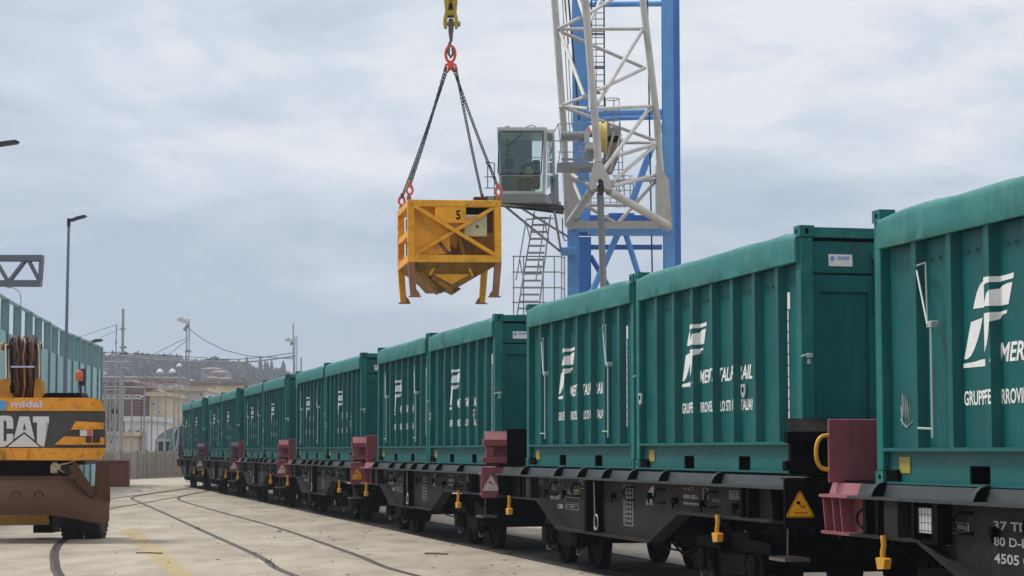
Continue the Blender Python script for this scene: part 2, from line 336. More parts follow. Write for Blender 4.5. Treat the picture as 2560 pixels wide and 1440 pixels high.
# ------------------------------------------------------------------ train frame
A = .23068; EX = Vector((math.sin(A), -math.cos(A), 0)); EY = Vector((math.cos(A), math.sin(A), 0)); TROT = A-math.pi/2
O2 = Vector((3.012, 21.547, 0)) - EX*12.2          # far container corner of the second wagon
def worg(wi):
    s = 14.09 if wi == 1 else -14.44*(wi-2)
    return O2+EX*s+(EY*(-.008*(wi-2)**2) if wi > 2 else Vector((0,0,0)))
DZ = 1.516
CL_, CW, CH = 6.058, 2.438, 2.591

# ------------------------------------------------------------------ container parts (local: x along, y=0 visible side, z up)
RP = .736; RX0 = .165
ribs = [RX0+RP*k for k in range(1, 8)]
prof = [(.155, .10)]
for r_ in ribs: prof += [(r_-.075, .10), (r_-.05, .012), (r_+.05, .012), (r_+.075, .10)]
prof += [(CL_-.155, .10)]
def depth(u):
    for (a, da), (b, db) in zip(prof, prof[1:]):
        if a <= u <= b: return da+(db-da)*(u-a)/(b-a)
    return .0
def drape(mb, bm, u0, v0, walls=0):        # spray a flat design on the ribbed wall; rib flanks stay bare unless walls
    for v in bm.verts: v.co.x += u0; v.co.y += v0
    for (u, d) in prof:
        g = bm.verts[:]+bm.edges[:]+bm.faces[:]
        bmesh.ops.bisect_plane(bm, geom=g, plane_co=(u, 0, 0), plane_no=(1, 0, 0), dist=1e-5)
    if walls < 2:
        def flank(x): return any((r_-.075 < x < r_-.05) or (not walls and r_+.05 < x < r_+.075) for r_ in ribs)
        bmesh.ops.delete(bm, geom=[f for f in bm.faces if flank(sum(v.co.x for v in f.verts)/len(f.verts))], context='FACES')
    bm.verts.index_update()
    mb.add([(v.co.x, depth(v.co.x)-.004, v.co.y) for v in bm.verts], [tuple(v.index for v in f.verts) for f in bm.faces]); bm.free()
def poly_bm(p):
    bm = bmesh.new(); vs = [bm.verts.new((a, b, 0)) for a, b in p]; f = bm.faces.new(vs); bmesh.ops.triangulate(bm, faces=[f]); return bm
LOGO = [[(1.988,1.532),(2.023,1.602),(2.068,1.675),(2.123,1.728),(2.2,1.762),(2.362,1.772),(2.478,1.773),(2.609,1.775),(2.758,1.785),(2.743,1.737),(2.608,1.732),(2.476,1.724),(2.408,1.718),(2.345,1.69),(2.29,1.62),(2.25,1.53)],
[(2.369,1.529),(2.392,1.583),(2.425,1.637),(2.473,1.66),(2.545,1.69),(2.626,1.703),(2.726,1.707),(2.649,1.528),(2.468,1.524)],
[(2.30,1.42),(2.33,1.45),(2.377,1.467),(2.466,1.470),(2.537,1.477),(2.627,1.483),(2.61,1.454),(2.536,1.447),(2.504,1.419),(2.462,1.387),(2.448,1.309),(2.42,1.217),(2.37,1.135),(2.30,1.085),(2.27,1.12),(2.29,1.25)],
[(1.94,1.42),(2.165,1.445),(2.13,1.366),(2.074,1.274),(2.006,1.192),(1.929,1.128),(1.852,1.103),(1.798,1.105)],
[(1.781,1.067),(1.916,1.071),(2.023,1.076),(2.108,1.087),(2.341,1.095),(2.345,1.029),(1.773,1.029)]]
def side_wall(mir=False):
    mb = MB(); z0, z1 = .335, 2.215; o = [(u, d, z) for u, d in prof for z in (z0, z1)]
    mb.add(o, [(2*i, 2*i+2, 2*i+3, 2*i+1) for i in range(len(prof)-1)])
    if mir: mb.v = [(a, CW-b, c) for a, b, c in mb.v]
    return mb
def top_rail(seed, mir=False):
    mb = MB(); n = 90; sec = [(.012, 2.205), (-.024, 2.207), (-.028, 2.215), (-.03, 2.33), (-.03, 2.45), (-.02, 2.49), (-.002, 2.515), (.05, 2.53), (.14, 2.535)]
    o = []; k = len(sec)
    for i in range(n+1):
        u = .185+(CL_-.25)*i/n; e = min(1, min(i, n-i)/7)
        for j, (y, zz) in enumerate(sec):
            q = noise.noise(Vector((u*1.3, seed*3.1, j*.15)))*.03+noise.noise(Vector((u*5, seed*1.7, j*.5)))*.010
            up_ = (j/(k-1))
            o.append((u, y+q*.35*(j > 1), zz+(q*.8+.02-(1-e)*.055)*(up_**2)))
    f = [(i*k+j, (i+1)*k+j, (i+1)*k+j+1, i*k+j+1) for i in range(n) for j in range(k-1)]
    mb.add(o, f, True); mb.add(o, [tuple(range(k)), tuple(n*k+j for j in range(k))])
    if mir: mb.v = [(a, CW-b, c) for a, b, c in mb.v]
    return mb
def casting():
    mb = MB(); L_, W_, H_ = .178, .162, .118
    # block with an oval hole recess on the outer side (y=0) and the end (x=0)
    def plate(m, a1, b1, ca, cb, ra, rb, d):
        n = 16; inn = []; outp = []
        for i in range(n):
            t = 2*math.pi*i/n; c, s = math.cos(t), math.sin(t)
            inn.append((ca+ra*c, cb+rb*s)); k = max(abs(c), abs(s)); c2, s2 = c/k, s/k
            outp.append((ca+c2*(a1-ca if c2 > 0 else ca), cb+s2*(b1-cb if s2 > 0 else cb)))
        o = [m(a, b, 0) for a, b in outp]+[m(a, b, 0) for a, b in inn]+[m(a, b, d) for a, b in inn]
        mb.add(o, [(i, (i+1) % n, n+(i+1) % n, n+i) for i in range(n)]+[(n+i, n+(i+1) % n, 2*n+(i+1) % n, 2*n+i) for i in range(n)])
        return mb
    plate(lambda a, b, c: (a, c, b), L_, H_, L_*.55, H_*.5, .034, .026, .04)
    plate(lambda a, b, c: (c, a, b), W_, H_, W_*.5, H_*.5, .02, .036, .04)
    o = [(0,0,0),(L_,0,0),(L_,W_,0),(0,W_,0),(0,0,H_),(L_,0,H_),(L_,W_,H_),(0,W_,H_)]
    mb.add(o, [(0,3,2,1),(4,5,6,7),(1,2,6,5),(2,3,7,6)]); return mb
def casting_dark():
    mb = MB(); mb.box(.02, .15, .041, .14, .02, .10); mb.box(.041, .06, .02, .14, .02, .10); return mb
def make_container(kind, seed):
    """kind 'rod': far-end box with crank rods; 'tank': near box with shield recesses"""
    root = empty('freight_container', (0,0,0), 0, 'teal container', 'container')
    B = lambda mb, n, m, p=None: mb.build(n, M[m], p or root)
    B(side_wall(), 'side_wall', 'teal'); B(side_wall(True), 'side_wall', 'teal')
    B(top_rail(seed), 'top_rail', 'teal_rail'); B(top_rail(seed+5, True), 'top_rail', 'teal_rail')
    me = None
    for x in (0, 1):
        for y in (0, 1):
            for z in (0, 1):
                if me is None: o = B(casting(), 'corner_casting', 'teal_cast'); me = o.data; dk = B(casting_dark(), 'socket', 'black', o); dm = dk.data
                else:
                    o = bpy.data.objects.new('corner_casting', me); COL.objects.link(o); o.parent = root
                    dk = bpy.data.objects.new('socket', dm); COL.objects.link(dk); dk.parent = o
                o.location = (x*CL_, y*CW, z*(CH-.118)); o.scale = (1-2*x, 1-2*y, 1)
    for x in (0, 1):
        for y in (0, 1):
            mb = MB(); xa, xb = (.012, .155) if not x else (CL_-.155, CL_-.012); ya, yb = (.012, .15) if not y else (CW-.15, CW-.012)
            mb.cbox(xa, xb, ya, yb, .118, CH-.118, .008); B(mb, 'corner_post', 'teal_cast')
    for y in (0, 1):       # lower panel with fork pockets
        mb = MB(); P = lambda a, b, c: (a, c if not y else CW-c, b)
        xs = [.178, 1.86, 2.25, 3.87, 4.26, CL_-.178]
        for a, b in ((0, 1), (2, 3), (4, 5)): mb.extr([(xs[a], .02), (xs[b], .02), (xs[b], .30), (xs[a], .30)], P, .078, .09)
        for a, b in ((1, 2), (3, 4)): mb.extr([(xs[a], .175), (xs[b], .175), (xs[b], .30), (xs[a], .30)], P, .078, .09)
        mb.extr([(.155, .301), (CL_-.155, .301), (CL_-.155, .334), (.155, .334)], P, .004, .12)      # shelf flange
        mb.extr([(.178, .0), (CL_-.178, .0), (CL_-.178, .019), (.178, .019)], P, .004, .12)
        B(mb, 'bottom_rail', 'teal_low')
        for a in (1, 3):
            mb = MB(); x0_, x1_ = xs[a], xs[a+1]
            for q in ((x0_, x0_+.012), (x1_-.012, x1_)): mb.extr([(q[0], .02), (q[1], .02), (q[1], .175), (q[0], .175)], P, .09, .5)
            mb.extr([(x0_, .162), (x1_, .162), (x1_, .174), (x0_, .174)], P, .095, .5); mb.extr([(x0_, .02), (x1_, .02), (x1_, .172), (x0_, .172)], P, .5, .52)
            B(mb, 'fork_pocket', 'black')
        mb = MB(); mb.extr([(.18, .02), (.42, .02), (.42, .13), (.18, .13)], P, .03, .077); B(mb, 'base_recess', 'black')
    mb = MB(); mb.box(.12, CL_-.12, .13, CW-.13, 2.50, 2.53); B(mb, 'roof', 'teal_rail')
    mb = MB(); mb.box(.1, CL_-.1, .12, CW-.12, .19, .22); B(mb, 'floor', 'teal_low')
    # near end (doors) : x = CL_
    x = CL_; mb = MB()
    
    for q in ((x-.10, x-.02, 2.47, 2.575), (x-.09, x-.035, .02, .16), (.02, .10, 2.47, 2.575), (.035, .09, .02, .16)): B(MB().box(q[0], q[1], .15, CW-.15, q[2], q[3]), 'end_beam', 'teal_cast')
    B(MB().box(x-.075, x-.045, .15, CW-.15, 2.10, 2.43), 'end_header', 'teal'); B(MB().box(.045, .075, .15, CW-.15, .161, 2.469), 'end_wall', 'teal')
    mb = MB(); e = x-.05
    mb.box(e-.03, e, .152, .24, .165, 2.075); mb.box(e-.03, e, .78, .90, .165, 2.075); mb.box(e-.03, e, .24, .78, 1.90, 2.075); mb.box(e-.03, e, .24, .78, .165, .35); mb.box(e-.06, e-.035, .24, .78, .35, 1.90)
    d1 = B(mb, 'door', 'teal')
    mb = MB(); q = CW/2-.001; mb.box(e-.03, e, .908, 1.02, .165, 2.075); mb.box(e-.03, e, 1.98, CW-.152, .165, 2.075); mb.box(e-.03, e, 1.02, 1.98, 1.90, 2.075); mb.box(e-.03, e, 1.02, 1.98, .165, .35); mb.box(e-.06, e-.035, 1.02, 1.98, .35, 1.90)
    B(mb, 'door', 'teal')
    mb = MB(); mb.cbox(e, e+.05, .84, .88, 1.72, 2.30, .008); mb.cbox(e, e+.07, .82, .89, 1.68, 1.74, .008); mb.cbox(e, e+.06, .81, .91, 2.24, 2.32, .008); B(mb, 'latch', 'teal_low')
    mb = MB(); mb.cbox(x-.012, x+.03, .06, .12, 1.20, 1.25, .006); mb.path([(x+.03, .06, 1.23), (x+.05, .02, 1.225), (x+.045, -.015, 1.21)], .011); mb.tube((x-.01, .09, 1.19), (x-.01, .09, 1.14), .02); B(mb, 'door_catch', 'rod')
    mb = MB(); mb.path([(x+.0, .93, 1.05), (x+.04, .93, 1.05), (x+.04, .93, 1.22), (x, .93, 1.22)], .012); mb.path([(x+.01, 1.28, .62), (x+.06, 1.28, .62), (x+.05, 1.28, .78)], .012); B(mb, 'lock_bar', 'rod')
    mb = MB(); mb.box(x-.045, x-.038, .335, .60, 2.17, 2.295); sg = B(mb, 'label_plate', 'cat_white')
    mb = MB(); mq = lambda a, b: (x-.034, 0.43+a, 2.238+b)
    add_text(mb, 'GIOIM', mq, .13, .038, bold=.03); mb.add([(x-.034, .375+.025*math.cos(t*.6283), 2.25+.028*math.sin(t*.6283)) for t in range(10)], [tuple(range(10))]); B(mb, 'label_print', 'decal_blue', sg)
    # markings
    mb = MB()
    for p in LOGO: drape(mb, poly_bm(p), -.047, -.005, 1)
    B(mb, 'logo', 'white')
    mb = MB(); drape(mb, text_bm('MERCITALIA RAIL', 1.88, .165, shear=.28, bold=.022), 2.41, 1.045); B(mb, 'lettering', 'white')
    mb = MB(); drape(mb, text_bm('GRUPPO FERROVIE DELLO STATO ITALIANE', 2.70, .128, bold=.022), 1.735, .695); B(mb, 'lettering', 'white')
    mb = MB(); zz = 1.93
    for i in range(11):
        ln = .18 if i == 0 else .105; drape(mb, poly_bm([(5.42, zz-ln), (5.50 if i == 0 else 5.455, zz-ln), (5.50 if i == 0 else 5.455, zz), (5.42, zz)]), 0, 0); zz -= ln+.014
    B(mb, 'vertical_marking', 'white')
    mb = MB(); mb.box(.40, .64, .068, .076, .10, .25); B(mb, 'yellow_sticker', 'sticker_y')
    if kind == 'rod':
        for u in (1.28, 4.84):
            mb = MB(); mb.path([(u-.36, .03, 1.985), (u, -.03, 1.43)], .011); mb.path([(u-.36, .03, 1.985), (u-.04, -.02, 1.99), (u-.02, -.02, 1.44)], .009)
            mb.cbox(u-.03, u+.07, -.03, .05, 1.40, 1.46, .006); mb.tube((u+.03, -.01, 1.42), (u+.03, -.01, .42), .013); mb.path([(u+.03, -.01, .50), (u-.30, .0, .51)], .010)
            B(mb, 'crank_rod', 'rod')
    else:
        for u in (.17+.08, 1.55, 4.02):
            mb = MB(); dd = depth(u) if u > .3 else .012
            mb.extr([(u, .84), (u+.06, .84), (u+.10, .90), (u+.10, .99), (u-.04, .99), (u-.04, .90)], lambda a, b, c: (a, c, b), dd-.012, dd-.03)
            o = B(mb, 'shield_bracket', 'rod')
            mb = MB(); mb.extr([(u+.01, .90), (u+.05, .90), (u+.06, .93), (u+.05, .96), (u+.01, .96), (u+.0, .93)], lambda a, b, c: (a, c, b), dd-.031, dd-.036); B(mb, 'bracket_hole', 'black', o)
    mb = MB()                     # lashing rings under the top rail
    for i, r_ in enumerate(ribs):
        for q in (.22, .40):
            if r_+q < CL_-.2: mb.path([(r_+q+.03*math.cos(t), .092, 2.03+.02*math.sin(t)) for t in [k*math.pi/4 for k in range(8)]], .004, 4, True)
    B(mb, 'lashing_ring', 'teal_cast')
    return root

protos = [make_container('rod', 1.3), make_container('tank', 4.2)]
CLAB = {(1,'a'): ('teal green ribbed container cut off by the right edge, logo half out of frame', None),
 (2,'b'): ('teal ribbed container second from the camera, its whole side and end doors in view', None),
 (2,'a'): ('third teal container from the camera, two white crank rods, below the blue crane leg', None),
 (3,'b'): ('fourth teal container from the camera, its base left of a black headboard', None),
 (3,'a'): ('fifth teal container from the camera, below and right of the hanging yellow hopper legs', None),
 (4,'b'): ('sixth teal container from the camera, with the flat maroon headboard right of its base', None),
 (4,'a'): ('seventh teal container from the camera, just right of the far twin mast', None),
 (5,'b'): ('eighth teal container from the camera, its top corner touching the far twin mast', None),
 (5,'a'): ('ninth teal container from the camera, just right of the yellow house in the background', None),
 (6,'b'): ('tenth teal container from the camera, its corner in front of the yellow house', None),
 (6,'a'): ('eleventh teal container from the camera, small, third from the far end of the train', None),
 (7,'b'): ('second farthest small teal container, last but one at the left end of the train', None),
 (7,'a'): ('farthest small teal container at the left end of the train beside the locomotive', None)}
first = {'a': True, 'b': True}
for (wi, k), (lab, _) in CLAB.items():
    pr = protos[0 if k == 'a' else 1]
    o = pr if first[k] else copy_tree(pr); first[k] = False
    o.location = worg(wi)+EX*(0 if k == 'a' else 6.142)+Vector((0, 0, DZ-(.07 if wi == 1 else 0))); o.rotation_euler = (0, 0, TROT+R(random.uniform(-.06, .06)))
    tag(o, lab, 'container', 'teal containers loaded on the wagons')

for o in list(bpy.data.objects):          # scratched tag on the nearest container only
    if o.type == 'EMPTY' and 'cut off by the right edge' in o.get('label', ''):
        mb = MB(); zz_ = [(.0,.30),(.03,.12),(.04,.42),(.07,.20),(.10,.40),(.11,.18),(.14,.36),(.17,.14),(.19,.34),(.22,.22)]
        mb.path([(.40+a, .094, .42+b) for a, b in zz_], .006, 4); mb.path([(.38, .094, .60), (.52, .094, .52), (.66, .094, .58)], .005, 4); mb.build('graffiti', M['rod'], o)
# ------------------------------------------------------------------ wagons
WEB = [(-.35,-.17),(11.55,-.17),(11.55,-.5),(8.36,-.5),(7.1,-.9),(2.45,-.9),(1.2,-.5),(-.35,-.5)]
BRK = [.223, 2.36, 3.72, 4.99, 6.26, 7.63, 9.68]
def wheelset(mbw, u):
    pass
def bogie(root, u0, end):
    Z = -DZ
    mb = MB(); P = lambda a, b, c: (a, c, b)
    for y in (.26, 2.18):
        pr_ = [(u0-1.35,Z+.52),(u0-1.25,Z+.72),(u0-.62,Z+.75),(u0-.35,Z+.55),(u0+.35,Z+.55),(u0+.62,Z+.75),(u0+1.25,Z+.72),(u0+1.35,Z+.52),(u0+1.2,Z+.48),(u0+.6,Z+.50),(u0+.35,Z+.32),(u0-.35,Z+.32),(u0-.6,Z+.50),(u0-1.2,Z+.48)]
        mb.extr(pr_, P, y-.06, y+.06)
    mb.box(u0-.3, u0+.3, .3, 2.14, Z+.4, Z+.8); mb.box(u0-1.3, u0-1.2, .3, 2.14, Z+.5, Z+.7); mb.box(u0+1.2, u0+1.3, .3, 2.14, Z+.5, Z+.7)
    bg = mb.build('bogie', M['wblack'], root)
    for du in (-.9, .9):
        for y, s in ((.47, -1), (1.97, 1)):
            m2 = MB(); c = (u0+du, y, Z+.46); prf = [(.02,-.10),(.12,-.10),(.14,-.03),(.38,-.02),(.40,-.065),(.46,-.065),(.465,.045),(.49,.05),(.49,.075),(.40,.075),(.38,.02),(.14,.03),(.12,.10),(.02,.10)]
            m2.lathe([(r, h*(1 if s < 0 else -1)) for r, h in prf], c, 'y', 28); m2.build('wheel', M['wheel'], bg)
        MB().tube((u0+du, .3, Z+.46), (u0+du, 2.14, Z+.46), .08, 12).build('axle', M['wheel'], bg)
        for y in (.17, 2.27):
            m2 = MB(); m2.cbox(u0+du-.16, u0+du+.16, min(y, y+(.1 if y < 1 else -.1)), max(y, y+(.1 if y < 1 else -.1)), Z+.32, Z+.60, .03)
            m2.lathe([(.13, 0), (.13, -.06), (.08, -.085), (.001, -.085)] if y < 1 else [(.13, 0), (.13, .06), (.001, .085)], (u0+du, y, Z+.46), 'y', 14)
            m2.build('axle_box', M['wheel'], bg)
            for q in (-.27, .27):
                m3 = MB(); m3.lathe([(.06 if k % 2 else .044, k*.02) for k in range(14)], (u0+du+q, y, Z+.34), 'z', 10); m3.build('spring', M['wheel'], bg)
        m2 = MB(); m2.path([(u0+du-.22, .20, Z+.30), (u0+du-.12, .17, Z+.22), (u0+du+.12, .17, Z+.22), (u0+du+.22, .20, Z+.30)], .012); m2.build('guard_bar', M['tyreface'], bg)
def make_wagon(mid, endm, headm, ledge, endl, marks):
    fx = -1.07 if marks == 1 else -1.55
    root = empty('container_wagon', (0,0,0), 0, 'wagon', 'wagon')
    B = lambda mb, n, m, p=None: mb.build(n, M[m], p or root)
    P = lambda a, b, c: (a, c, b)
    for y, s in ((.02, 1), (2.418, -1)):
        mb = MB(); mb.extr(WEB, P, y, y+.02*s)
        # bottom flange following the fish belly
        low = [(-.35,-.5),(1.2,-.5),(2.45,-.9),(7.1,-.9),(8.36,-.5),(11.55,-.5)]
        for (a, b), (c, d) in zip(low, low[1:]):
            mb.hexa([(a,y-.15*s,b-.03),(c,y-.15*s,d-.03),(c,y+.05*s,d-.03),(a,y+.05*s,b-.03),(a,y-.15*s,b),(c,y-.15*s,d),(c,y+.05*s,d),(a,y+.05*s,b)])
        B(mb, 'side_sill', mid)
        mb = MB(); mb.hexa([(-.35,y-.02*s,-.03),(11.55,y-.02*s,-.03),(11.55,y+.03*s,-.03),(-.35,y+.03*s,-.03),(-.35,y-.06*s,-.14),(11.55,y-.06*s,-.14),(11.55,y+.03*s,-.14),(-.35,y+.03*s,-.14)])
        mb.box(-.35, 11.55, min(y-.17*s, y+.03*s), max(y-.17*s, y+.03*s), -.169, -.141)
        B(mb, 'deck_edge', ledge)
        for (x0_, x1_) in ((fx,-.351), (11.551,12.32)):
            mb = MB(); mb.box(x0_, x1_, min(y, y+.02*s), max(y, y+.02*s), -.5, -.17); mb.box(x0_, x1_, min(y-.15*s, y+.05*s), max(y-.15*s, y+.05*s), -.53, -.5)
            for q in ((fx+.06, fx+.3, fx+.5) if x0_ < 0 else (11.6,)):
                mb.hexa([(q,y-.13*s,-.5),(q+.02,y-.13*s,-.5),(q+.02,y,-.5),(q,y,-.5),(q-.05,y-.14*s,-.17),(q-.03,y-.14*s,-.17),(q-.03,y,-.17),(q-.05,y,-.17)])
            B(mb, 'sill_end', endm)
            mb = MB(); mb.hexa([(x0_,y-.02*s,-.03),(x1_,y-.02*s,-.03),(x1_,y+.03*s,-.03),(x0_,y+.03*s,-.03),(x0_,y-.06*s,-.14),(x1_,y-.06*s,-.14),(x1_,y+.03*s,-.14),(x0_,y+.03*s,-.14)])
            mb.box(x0_, x1_, min(y-.17*s, y+.03*s), max(y-.17*s, y+.03*s), -.169, -.141); B(mb, 'deck_edge_end', endl)
    for q in BRK:                # curved gussets over the deck edge
        mb = MB(); pf = [(-.02,-.03),(-.02,-.01),(-.05,-.012),(-.10,-.03),(-.14,-.07),(-.165,-.12),(-.17,-.141),(-.15,-.141),(-.06,-.139)]
        mb.extr(pf, lambda a, b, c: (c, a+.02, b), q-.034, q-.026); mb.extr([(-.02,-.01),(-.05,-.012),(-.10,-.03),(-.14,-.07),(-.165,-.12),(-.17,-.141),(-.176,-.141),(-.172,-.12),(-.146,-.064),(-.104,-.022),(-.05,-.002),(-.02,.0)], lambda a, b, c: (c, a+.02, b), q-.035, q+.035)
        gu = B(mb, 'gusset', ledge); mb = MB(); mb.extr(pf, lambda a, b, c: (c, a+.022, b), q+.028, q+.034); mb.build('gusset_face', M['wblack'], gu)
    # black stiffener posts and recess boxes on the web
    for x0_, x1_, zb_ in ((-.06,.02,-.5),(.24,.30,-.5),(.44,.75,-.498),(3.96,4.08,-.90),(4.44,4.50,-.90),(10.55,10.62,-.5),(10.78,10.83,-.5)):
        mb = MB(); mb.box(x0_, x1_, -.11, .019, zb_, -.172); B(mb, 'stiffener', 'wblack' if x1_-x0_ < .2 else mid)
    for u, z_ in ((-.252,-.36),(1.87,-.33),(3.153,-.33),(5.85,-.33),(7.25,-.33),(9.28,-.33)):
        mb = MB(); mb.path([(u+.16, .015, z_+.085), (u+.05, -.05, z_+.09), (u-.04, -.06, z_+.05), (u-.07, -.06, z_), (u-.04, -.06, z_-.05), (u+.05, -.05, z_-.09), (u+.16, .015, z_-.085)], .014); B(mb, 'lashing_loop', 'wblack')
    for u, z_ in ((1.377,-.384),(2.466,-.376),(5.10,-.362),(6.811,-.33),(7.85,-.371),(8.95,-.379),(10.11,-.38)):
        mb = MB(); mb.cbox(u-.035, u+.05, -.05, .018, z_-.05, z_+.03, .012); mb.tube((u, -.03, z_-.04), (u+.02, -.03, z_-.10), .014); B(mb, 'fitting', 'wblack')
    for u in ((.55, 9.96) if marks == 1 else (-.45, 9.96)):
        mb = MB(); y_ = -.17
        mb.path([(u+.0, y_, -.49), (u+.02, y_, -.58), (u-.01, y_, -.64), (u, y_, -.72)], .028, 8)
        mb.extr([(u-.10,-.70),(u-.05,-.69),(u,-.71),(u+.05,-.69),(u+.11,-.70),(u+.08,-.79),(u-.06,-.80)], P, y_-.035, y_+.035); B(mb, 'tow_hook', 'yhook')
    mb = MB(); u = 4.78; mb.path([(u+.10*math.cos(t)*.9, -.16, -.745+.085*math.sin(t)+(.02 if math.sin(t) > 0 else -.02)) for t in [k*math.pi/8 for k in range(16)]], .011, 6, True); mb.tube((4.60,-.14,-.2), (4.69,-.15,-.68), .007, 6); B(mb, 'brake_handle', 'galv')
    if marks == 2: mb = MB(); mb.tube((3.42,.0,-.34), (3.42,-.05,-.34), .010); mb.lathe([(.001,-.03),(.022,-.02),(.022,.02),(.001,.03)], (3.42,-.06,-.34), 'y', 10); B(mb, 'valve_knob', 'sticker_y')
    # cross members, centre sill and added blackout plate
    mb = MB(); mb.box(fx+.05, 12.1, 1.0, 1.44, -.55, -.18)
    for u in (fx+.06,-.2,1.0,2.4,4.2,6.1,7.8,9.4,11.0,12.1): mb.box(u, u+.12, .05, 2.40, -.45, -.15)
    B(mb, 'centre_sill', 'wblack')
    mb = MB(); mb.box(fx, 12.20, .055, 2.38, -.148, -.004); B(mb, 'blackout_plate', 'wblack')  # plate added to the open frame to close the gap and keep light out
    mb = MB(); mb.tube((4.6, 1.2, -.95), (5.9, 1.2, -.95), .2, 14); mb.path([(3.3,.6,-.9),(3.7,.6,-1.0),(4.3,.6,-1.02),(4.6,.7,-.95)], .015); mb.path([(6.0,.3,-.92),(6.5,.3,-1.02),(7.4,.3,-1.04),(8.1,.35,-.85)], .015); mb.path([(6.1,.5,-.95),(6.6,.5,-1.1),(7.6,.5,-1.12),(8.3,.5,-.85)], .015)
    B(mb, 'air_tank', 'wblack')
    # near end: wide headstock plate and folded end flap facing along the train
    e0 = 12.33; wl0, wl1 = -.265, 2.438+.265
    mb = MB(); mb.cbox(e0, e0+.04, wl0, wl1, -.56, -.055, .004); mb.cbox(e0-.10, e0+.045, wl0+.005, wl1-.005, -.054, -.042, .003); B(mb, 'headstock', headm)
    mb = MB(); mb.box(e0-.08, e0-.05, wl0+.09, wl1-.09, .0, .56); B(mb, 'end_flap', headm)
    for z0, z1, dd in ((.315, .435, .0), (.03, .135, .02)):
        B(MB().cbox(e0-.05, e0+.06, wl0+.03-dd, wl1-.03+dd, z0, z1, .008), 'flap_beam', headm)
    mb = MB(); mb.hexa([(e0-.04,wl0+.07,.436),(e0+.05,wl0+.07,.436),(e0+.05,wl1-.07,.436),(e0-.04,wl1-.07,.436),(e0-.10,wl0+.07,.57),(e0-.06,wl0+.07,.57),(e0-.06,wl1-.07,.57),(e0-.10,wl1-.07,.57)]); B(mb, 'flap_top', 'maroon_lit' if headm == 'maroon' else ('wgrey' if headm == 'wblack' else headm))  # sloped top gets a paler copy of the flap colour, sky light painted in
    for y in (wl0+.08, .35, .85, 1.45, 1.95, wl1-.22): B(MB().cbox(e0-.049, e0+.03, y, y+.14, .136, .314, .006), 'flap_post', headm)
    hb = fx+.62 if marks != 1 else fx+.12
    mb = MB(); mb.cbox(hb, hb+.04, -.10, 2.54, -.028, .60, .006); B(mb, 'headboard', headm)
    mb = MB(); mb.box(hb+.04, hb+.055, -.08, 2.5, -.02, .09); mb.box(hb+.041, hb+.053, .10, .5, .09, .11); B(mb, 'hinge_strip', headm)
    if marks == 1:
        mb = MB(); mb.path([(hb+.02,-.09+(-.14)*math.sin(t)**.6 if 0 < t < math.pi else -.09, .27+.17*math.cos(t)) for t in [math.pi*k/10 for k in range(11)]], .021, 10); B(mb, 'grab_handle', 'yhook')
    for s, x in ((-1, fx), (1, 12.37)):
        for y in (.35, 2.09):
            mb = MB(); mb.lathe([(.11, 0), (.11, .12*s), (.08, .13*s), (.08, .26*s), (.19, .27*s), (.22, .30*s), (.001, .31*s)], (x, y, -.45), 'x', 16); B(mb, 'buffer', 'wblack')
        mb = MB(); mb.box(min(x, x+.001-.08*s), max(x, x-.08*s), .05, 2.39, -.6, -.17); mb.tube((x,1.22,-.45), (x+.3*s,1.22,-.45), .045); mb.path([(x,.85,-.5),(x+.15*s,.85,-.75),(x+.3*s,.9,-.8)], .025); B(mb, 'buffer_beam', 'wblack')
    for x in (12.15,):     # shunter's step with its rod
        mb = MB(); mb.box(x-.30, x+.18, -.25, .02, -.90, -.87)
        for k in range(12): mb.box(x-.29+k*.04, x-.278+k*.04, -.25, .02, -.87, -.86)
        B(mb, 'step', 'steel')
        MB().tube((x, -.15, -.52), (x-.02, -.15, -.85), .01, 6).build('step_rod', M['steel'], root)
    # warning triangle on the headstock, facing along the train
    cy, cz = -.10, -.35; Q = lambda a_, b_, c: (c, a_, b_)
    def rt(r_, q=.02): return [p for a in (90, 210, 330) for p in ((cy+r_*math.cos(R(a))+q*math.cos(R(a-60)), cz+r_*math.sin(R(a))+q*math.sin(R(a-60))), (cy+r_*math.cos(R(a))+q*math.cos(R(a)), cz+r_*math.sin(R(a))+q*math.sin(R(a))), (cy+r_*math.cos(R(a))+q*math.cos(R(a+60)), cz+r_*math.sin(R(a))+q*math.sin(R(a+60))))]
    yel = marks in (2, 4); X_ = e0+.041
    s0_ = MB(); s0_.extr(rt(.150), Q, X_, X_+.004); sg = B(s0_, 'warning_sign', 'sign_y' if yel else 'sign_w')
    s1 = MB(); s1.extr(rt(.138), Q, X_+.0045, X_+.0055); s1.build('sign_line', M['black' if yel else headm], sg)
    s1 = MB(); s1.extr(rt(.128), Q, X_+.006, X_+.007); s1.build('sign_face', M['sign_y' if yel else 'sign_w'], sg)
    s1 = MB(); s1.path([(X_+.008, cy-.01, cz+.05), (X_+.008, cy+.0, cz+.03), (X_+.008, cy+.02, cz+.01), (X_+.008, cy+.045, cz+.01), (X_+.008, cy+.05, cz+.035)], .005, 5)
    s1.add([(X_+.008, cy-.02+.024*math.cos(t*.785), cz+.055+.018*math.sin(t*.785)) for t in range(8)], [tuple(range(8))]); s1.build('sign_symbol', M['black'], sg)
    s1 = MB(); [s1.box(X_+.0075, X_+.008, cy-.06+k*.03, cy-.04+k*.03, cz-.055, cz-.042) for k in range(5)]; s1.build('sign_symbol', M['craneg' if not yel else 'brown'], sg)
    # stencilled data
    mb = MB(); Y_ = .014
    def T(s, u, z_, wd, h, **k): add_text(mb, s, lambda a, b: (u+a, Y_, z_+b), wd, h, **k)
